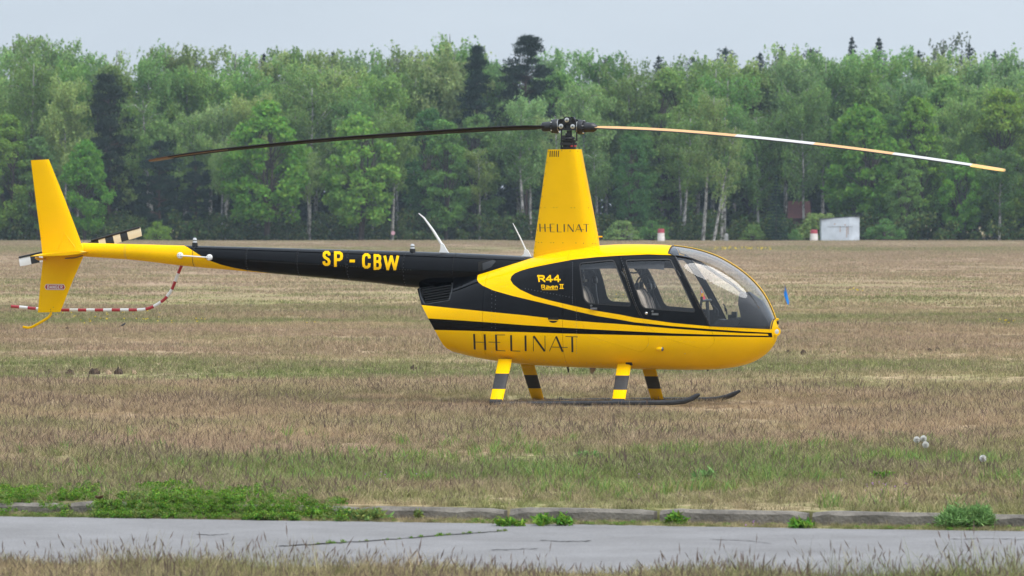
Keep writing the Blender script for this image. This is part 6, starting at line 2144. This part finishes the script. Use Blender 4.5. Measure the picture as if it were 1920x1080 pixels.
# ------------------------------------------------------------------ grass (nobody could count it)
def tuft_mesh(seed, nb, R, h0, h1, w, lean, mats, seeds=0.0, seg=3):
    r = np.random.RandomState(seed)
    V, Fc, Mi = [], [], []
    for k in range(nb):
        az = r.uniform(0, 2 * PI); q = R * math.sqrt(r.uniform(0, 1))
        p = np.array((math.cos(az) * q, math.sin(az) * q, -0.01))
        la = r.uniform(0, 2 * PI); ld = np.array((math.cos(la), math.sin(la), 0)); ln = lean * r.uniform(0.2, 1.5)
        h = r.uniform(h0, h1); fa = r.uniform(0, 2 * PI); sd_ = np.array((math.cos(fa), math.sin(fa), 0)) * w * r.uniform(0.6, 1.3)
        b = len(V)
        for i in range(seg + 1):
            t = i / seg
            c = p + np.array((0, 0, h * (t - 0.35 * ln * t * t))) + ld * h * ln * t * t
            ww = (1 - t ** 1.5) if i < seg else 0.12
            V += [c - sd_ * ww, c + sd_ * ww]
        for i in range(seg):
            Fc.append((b + 2 * i, b + 2 * i + 1, b + 2 * i + 3, b + 2 * i + 2)); Mi.append(0)
        if r.uniform() < seeds:
            b = len(V)
            d = (ld * ln * 0.8 + np.array((0, 0, 1.0))); d /= np.linalg.norm(d)
            L = r.uniform(0.03, 0.065)
            s2 = sd_ / (np.linalg.norm(sd_) + 1e-9) * 0.0032
            s3 = np.cross(d, s2)
            for ss_ in (s2, s3):
                b = len(V)
                V += [c - d * L * 0.3, c + d * L * 0.25 + ss_, c + d * L * 0.9, c + d * L * 0.25 - ss_]
                Fc.append((b, b + 1, b + 2, b + 3)); Mi.append(1)
    me = bpy.data.meshes.new('grass_tuft')
    me.from_pydata([tuple(v) for v in V], [], Fc)
    for m in mats: me.materials.append(m)
    me.polygons.foreach_set('material_index', Mi)
    me.update()
    return me
GM = [M['grass'], M['seedhead']]
near_t = [tuft_mesh(600 + i, 44, 0.11, 0.035, 0.12, 0.0027, 1.0, GM, 0.05) for i in range(7)]
tall_t = [tuft_mesh(620 + i, 26, 0.12, 0.10, 0.27, 0.0017, 0.62, GM, 0.16) for i in range(6)]
mid_t = [tuft_mesh(640 + i, 36, 0.17, 0.03, 0.105, 0.0050, 1.0, GM, 0.03, 2) for i in range(5)]
far_t = [tuft_mesh(660 + i, 30, 0.45, 0.03, 0.10, 0.013, 0.9, GM, 0.0, 2) for i in range(4)]
green_t = [tuft_mesh(680 + i, 16, 0.06, 0.07, 0.19, 0.0055, 0.75, [M['greenblade']], 0, 4) for i in range(4)]
gr_ = np.random.RandomState(21)
def scatter(y0, y1, dens, margin=0.8):
    """random points in the strip the camera could see, metres"""
    W1 = 0.0945 * y1 + margin
    n = int(dens * (y1 - y0) * 2 * W1)
    y = gr_.uniform(y0, y1, n); x = gr_.uniform(-W1, W1, n)
    k = np.abs(x) < 0.0945 * y + margin
    return x[k], y[k]
def lowfreq(x, y, s, seed):
    r = np.random.RandomState(seed)
    v = 0
    for i in range(6):
        a = r.uniform(0, 2 * PI); f = s * r.uniform(0.6, 2.0)
        v = v + np.sin(f * (x * math.cos(a) + y * math.sin(a)) + r.uniform(0, 6.28))
    return v / 6 ** 0.5
def clear(x, y):
    """no grass on the mole hills, little right in front of them"""
    k = gr_.uniform(0, 1, len(x)) < np.clip(0.85 + 0.5 * lowfreq(x, y, 0.9, 73), 0.25, 1)
    for mx, my, mr in MOUNDS:
        k &= ~((np.abs(x - mx) < mr * 1.15) & (y - my > -mr * 1.2 - 1.2) & (y - my < mr))
    return k
# near field behind the kerb up to past the helicopter
X_, Y_, I_, S_ = [], [], [], []
x, y = scatter(39.0, 72.0, 84, 2.4)
d = y - far_edge(x)
k = d > KERB + 0.05 + 0.06 * lowfreq(x, x * 0, 5.0, 71)
k &= gr_.uniform(0, 1, len(x)) < np.clip(0.92 + 0.5 * lowfreq(x, y, 2.2, 72), 0.3, 1)
x, y = x[k], y[k]
lf = lowfreq(x, y, 0.9, 1)
lf2 = lowfreq(x, y, 4.5, 41)
sc = gr_.uniform(0.6, 1.3, len(x)) * (1.0 + 0.25 * lf + 0.22 * lf2)
sc = np.clip(sc, 0.3, 2.0)
# shorter, trampled grass under and in front of the skids
under = (np.abs(x - 0.9) < 3.0) & (np.abs(y - 64.4) < 2.4)
sc = np.where(under, sc * 0.6, sc)
edge = (y - far_edge(x)) < 0.8
sc = np.where(edge, sc * 0.85, sc)
ax_s = np.stack([sc, sc, np.clip(sc, 0.4, 1.6)], 1)
instancer('grass_near', np.stack([x, y, ground_z(x, y)], 1), near_t, gr_.randint(0, len(near_t), len(x)), gr_.uniform(0, 6.28, len(x)), ax_s, label='dry brownish grass around the helicopter')
x, y = scatter(43, 72.0, 5)
d = y - far_edge(x)
lf = lowfreq(x, y, 1.2, 3)
k = (d > KERB + 0.8) & (lf > 0.15) & ~((np.abs(x - 1.0) < 2.6) & (np.abs(y - 64.3) < 2.6))
x, y = x[k], y[k]
instancer('grass_tall_stems', np.stack([x, y, ground_z(x, y)], 1), tall_t, gr_.randint(0, len(tall_t), len(x)), gr_.uniform(0, 6.28, len(x)), gr_.uniform(0.55, 0.95, len(x)), label='taller dry seeding stems standing in the field')
# mid field
x, y = scatter(72, 135, 26, 4.0)
k = clear(x, y); x, y = x[k], y[k]
sc = gr_.uniform(0.7, 1.3, len(x)) * (1 + 0.25 * lowfreq(x, y, 0.35, 5))
instancer('grass_middle', np.stack([x, y, ground_z(x, y)], 1), mid_t, gr_.randint(0, len(mid_t), len(x)), gr_.uniform(0, 6.28, len(x)), np.clip(sc, 0.3, 2), label='dry grass of the field beyond the helicopter')
# far field
x, y = scatter(135, 492, 2.4, 14)
sc = gr_.uniform(0.7, 1.3, len(x)) * (1 + 0.25 * lowfreq(x, y, 0.12, 6))
instancer('grass_far', np.stack([x, y, ground_z(x, y)], 1), far_t, gr_.randint(0, len(far_t), len(x)), gr_.uniform(0, 6.28, len(x)), np.clip(sc, 0.3, 2), label='distant dry grass running to the forest')
# green blades in the verge behind the kerb
x, y = scatter(41, 56, 60)
py_ = 404.8 + 22646.0 / y
px_ = 960 + F * x / y
dens = np.exp(-((py_ - 880) / 28.0) ** 2) * np.clip((px_ - 380) / 300.0, 0.15, 1) + 0.12
k = (y - far_edge(x) > KERB + 0.5) & (gr_.uniform(0, 1, len(x)) < dens * np.clip(0.25 + 1.1 * lowfreq(x, y, 2.6, 9), 0, 1))
x, y = x[k], y[k]
instancer('green_grass', np.stack([x, y, ground_z(x, y)], 1), green_t, gr_.randint(0, 4, len(x)), gr_.uniform(0, 6.28, len(x)), gr_.uniform(0.55, 1.1, len(x)), label='fresh green grass blades in the verge behind the kerb')
# foreground verge before the road
x, y = scatter(29.0, 37.9, 110, 2.2)
d = near_edge(x) - y
k = d > 0.05 + 0.25 * gr_.uniform(0, 1, len(d)) + 0.12 * lowfreq(x, x * 0, 3.0, 4)
x, y = x[k], y[k]
instancer('verge_grass', np.stack([x, y, 0 * x + ROAD_Z - 0.004], 1), near_t, gr_.randint(0, len(near_t), len(x)), gr_.uniform(0, 6.28, len(x)), gr_.uniform(0.7, 1.3, len(x)) * (1.0 + 0.3 * lowfreq(x, y, 2.6, 52)), label='short dry grass of the near verge in front of the road')
x, y = scatter(31, 37.6, 32, 2.2)
d = near_edge(x) - y
k = (d > 0.02) & (lowfreq(x, y, 2.2, 14) > -0.15)
x, y = x[k], y[k]
instancer('verge_stems', np.stack([x, y, 0 * x + ROAD_Z - 0.004], 1), tall_t, gr_.randint(0, len(tall_t), len(x)), gr_.uniform(0, 6.28, len(x)), gr_.uniform(0.5, 1.0, len(x)) * (1.0 + 0.45 * np.clip(lowfreq(x, y, 3.2, 51), -0.6, 1.2)), label='tall seeding grass stems reaching over the road from the near verge')
# gutter growth: dry bits and low weeds between road and kerb
x = gr_.uniform(-6.2, 6.2, 2100); y = far_edge(x) + gr_.uniform(-0.05, KERB - 0.05, len(x))
instancer('gutter_grass', np.stack([x, y, 0 * x + ROAD_Z], 1), near_t, gr_.randint(0, len(near_t), len(x)), gr_.uniform(0, 6.28, len(x)), gr_.uniform(0.18, 0.5, len(x)), label='low dry growth in the gutter between road and kerb')
# clover patch on the left
cl = [clump_mesh(700 + i, 120, 0.075, 0.0125, 0.0065, M['weed'], 0.9, 0.85) for i in range(3)] + [clump_mesh(705 + i, 90, 0.07, 0.012, 0.0055, M['greenblade'], 0.9, 0.7) for i in range(2)]
pts = []
while len(pts) < 2100:
    px_, py_ = gr_.uniform(-40, 690), gr_.uniform(932, 972)
    w_ = (px_ < 185 and py_ < 962 and py_ > 936) or (px_ > 175 and abs((py_ - 955) / 19.0) ** 2 + (max(0, px_ - 520) / 200.0) ** 2 < 1 and px_ > 175 + (py_ > 945) * 10)
    if not w_ or (180 < px_ < 248 and py_ > 935 and gr_.uniform() < 0.9):
        continue
    top_ = 945 + 5 * math.sin(px_ * 0.021) + 4 * math.sin(px_ * 0.07) - (7 if 250 < px_ < 420 else 0)
    if py_ < top_ and gr_.uniform() > 0.12: continue
    if px_ > 430 and gr_.uniform() < (px_ - 430) / 240.0: continue
    z = FIELD_Z if py_ < 941 else ROAD_Z
    g0 = on_ground(px_, py_, z)
    d = g0[1] - float(far_edge(g0[0]))
    if d < -0.10 * (0.6 + 0.7 * math.sin(px_ * 0.031) ** 2): continue
    if gr_.uniform() < 0.5 * (1 + math.sin(px_ * 0.045 + py_ * 0.2) * math.sin(px_ * 0.017)): continue
    zz_ = FIELD_Z if d > KERB + 0.06 else ROAD_Z + (0.07 if d > KERB * 0.4 else 0.02)
    pts.append((g0[0], g0[1], zz_ + gr_.uniform(0.0, 0.045 if not 0.06 < d < KERB else 0.08)))
for k in range(2900):
    px_ = gr_.uniform(-40, 700)
    pr = 1.0 if 190 < px_ < 540 else (0.10 if px_ <= 190 else max(0.0, 1 - (px_ - 540) / 130.0) * 0.8)
    if gr_.uniform() > pr * (0.65 + 0.35 * math.sin(px_ * 0.06) * math.sin(px_ * 0.023)): continue
    x0 = on_ground(px_, 962, ROAD_Z)[0]
    d = gr_.uniform(-0.07 if px_ > 190 else 0.02, KERB + 0.12)
    pts.append((x0, float(far_edge(x0)) + d, ROAD_Z + gr_.uniform(0.0, 0.03 if d < 0.15 else 0.09)))
instancer('clover_patch', pts, cl, gr_.randint(0, 5, len(pts)), gr_.uniform(0, 6.28, len(pts)), gr_.uniform(0.25, 0.72, len(pts)) * (1 + 0.3 * lowfreq(np.array([p[0] for p in pts]), np.array([p[1] for p in pts]), 5.0, 61)), label='bright green clover patch spilling over the kerb at left')
k_ = 420
x = gr_.uniform(-4.2, 4.2, k_); y = far_edge(x) + gr_.uniform(-0.03, KERB - 0.04, k_)
kk = lowfreq(x, x * 0, 2.4, 31) + 0.5 * gr_.randn(k_) > 0.25
x, y = x[kk], y[kk]
instancer('gutter_weeds', np.stack([x, y, 0 * x + ROAD_Z + 0.004], 1), cl, gr_.randint(0, 5, len(x)), gr_.uniform(0, 6.28, len(x)), np.stack([gr_.uniform(0.3, 0.8, len(x)), gr_.uniform(0.3, 0.8, len(x)), gr_.uniform(0.15, 0.45, len(x))], 1), label='small green weeds dotted along the gutter')
# weeds in the long crack of the road
pts = []
for k in range(44):
    t = gr_.uniform(0, 1) * (len(CRACK_A) - 1); i = min(int(t), len(CRACK_A) - 2); f = t - i
    q = on_ground(CRACK_A[i][0] * (1 - f) + CRACK_A[i + 1][0] * f, CRACK_A[i][1] * (1 - f) + CRACK_A[i + 1][1] * f, ROAD_Z)
    pts.append((q[0], q[1] + gr_.uniform(-0.03, 0.03), ROAD_Z))
instancer('crack_weeds', pts, cl, gr_.randint(0, 5, len(pts)), gr_.uniform(0, 6.28, len(pts)), gr_.uniform(0.08, 0.42, len(pts)) ** 1.0, label='tiny weeds growing in the long road crack')
# flowers
def flowers(name, spots, mat, size, label, zoff):
    r = np.random.RandomState(len(name))
    P, sc_ = [], []
    for (x0, x1, y0, y1, n) in spots:
        for k in range(n):
            q = on_ground(r.uniform(x0, x1), r.uniform(y0, y1), FIELD_Z + zoff)
            P.append((q[0], q[1], FIELD_Z + zoff * r.uniform(0.7, 1.1))); sc_.append(size * q[1] / F)
    bl = [clump_mesh(720 + i, 14, 1.0, 0.55, 0.4, mat, 0.4, 0.5) for i in range(3)]
    instancer(name, P, bl, r.randint(0, 3, len(P)), r.uniform(0, 6.28, len(P)), np.array(sc_) * r.uniform(0.6, 1.3, len(P)), label=label)
flowers('yellow_flowers', [(95, 300, 582, 592, 16), (150, 385, 593, 602, 22), (560, 600, 592, 606, 3), (1870, 1905, 598, 604, 9), (1735, 1740, 599, 601, 1), (1330, 1450, 462, 467, 40), (1590, 1640, 540, 544, 6), (1150, 1180, 548, 560, 5)], M['floweryellow'], 1.5, 'small yellow flowers scattered in the field', 0.13)
flowers('purple_flowers', [(685, 740, 884, 903, 10), (780, 800, 884, 890, 2), (1620, 1700, 900, 916, 22), (1575, 1605, 893, 899, 4), (1170, 1240, 884, 896, 4)], M['flowerpurple'], 1.3, 'tiny purple flowers in the verge', 0.06)
flowers('gutter_flowers', [(1388, 1436, 976, 986, 9)], M['flowerpurple'], 1.3, 'tiny purple flowers at the foot of the kerb', 0.0)
# dead leaves caught on the kerb
for px_, py_, lab in ((186, 936, 'curled brown dead leaf on the kerb at left'), (1744, 891, 'brown dead leaf lying in the verge at right')):
    g0 = on_ground(px_, py_, FIELD_Z + 0.03)
    mb = MB()
    vs = []
    for i in range(5):
        for j in range(4):
            u, v = i / 4.0 - 0.5, j / 3.0 - 0.5
            vs.append((u * 0.06, v * 0.04 * (1 - 2.5 * u * u), 0.03 * (v * v * 3 + u * u)))
    mb.add(vs, [(4 * i + j, 4 * i + j + 1, 4 * i + j + 5, 4 * i + j + 4) for i in range(4) for j in range(3)])
    o = mb.build('dead_leaf', M['bladeedge'], None, angle=80); o.location = (g0[0], g0[1], FIELD_Z + 0.03)
    tag(o, lab, 'leaf')
print('trees', N_TREES, 'objects', len(bpy.data.objects))
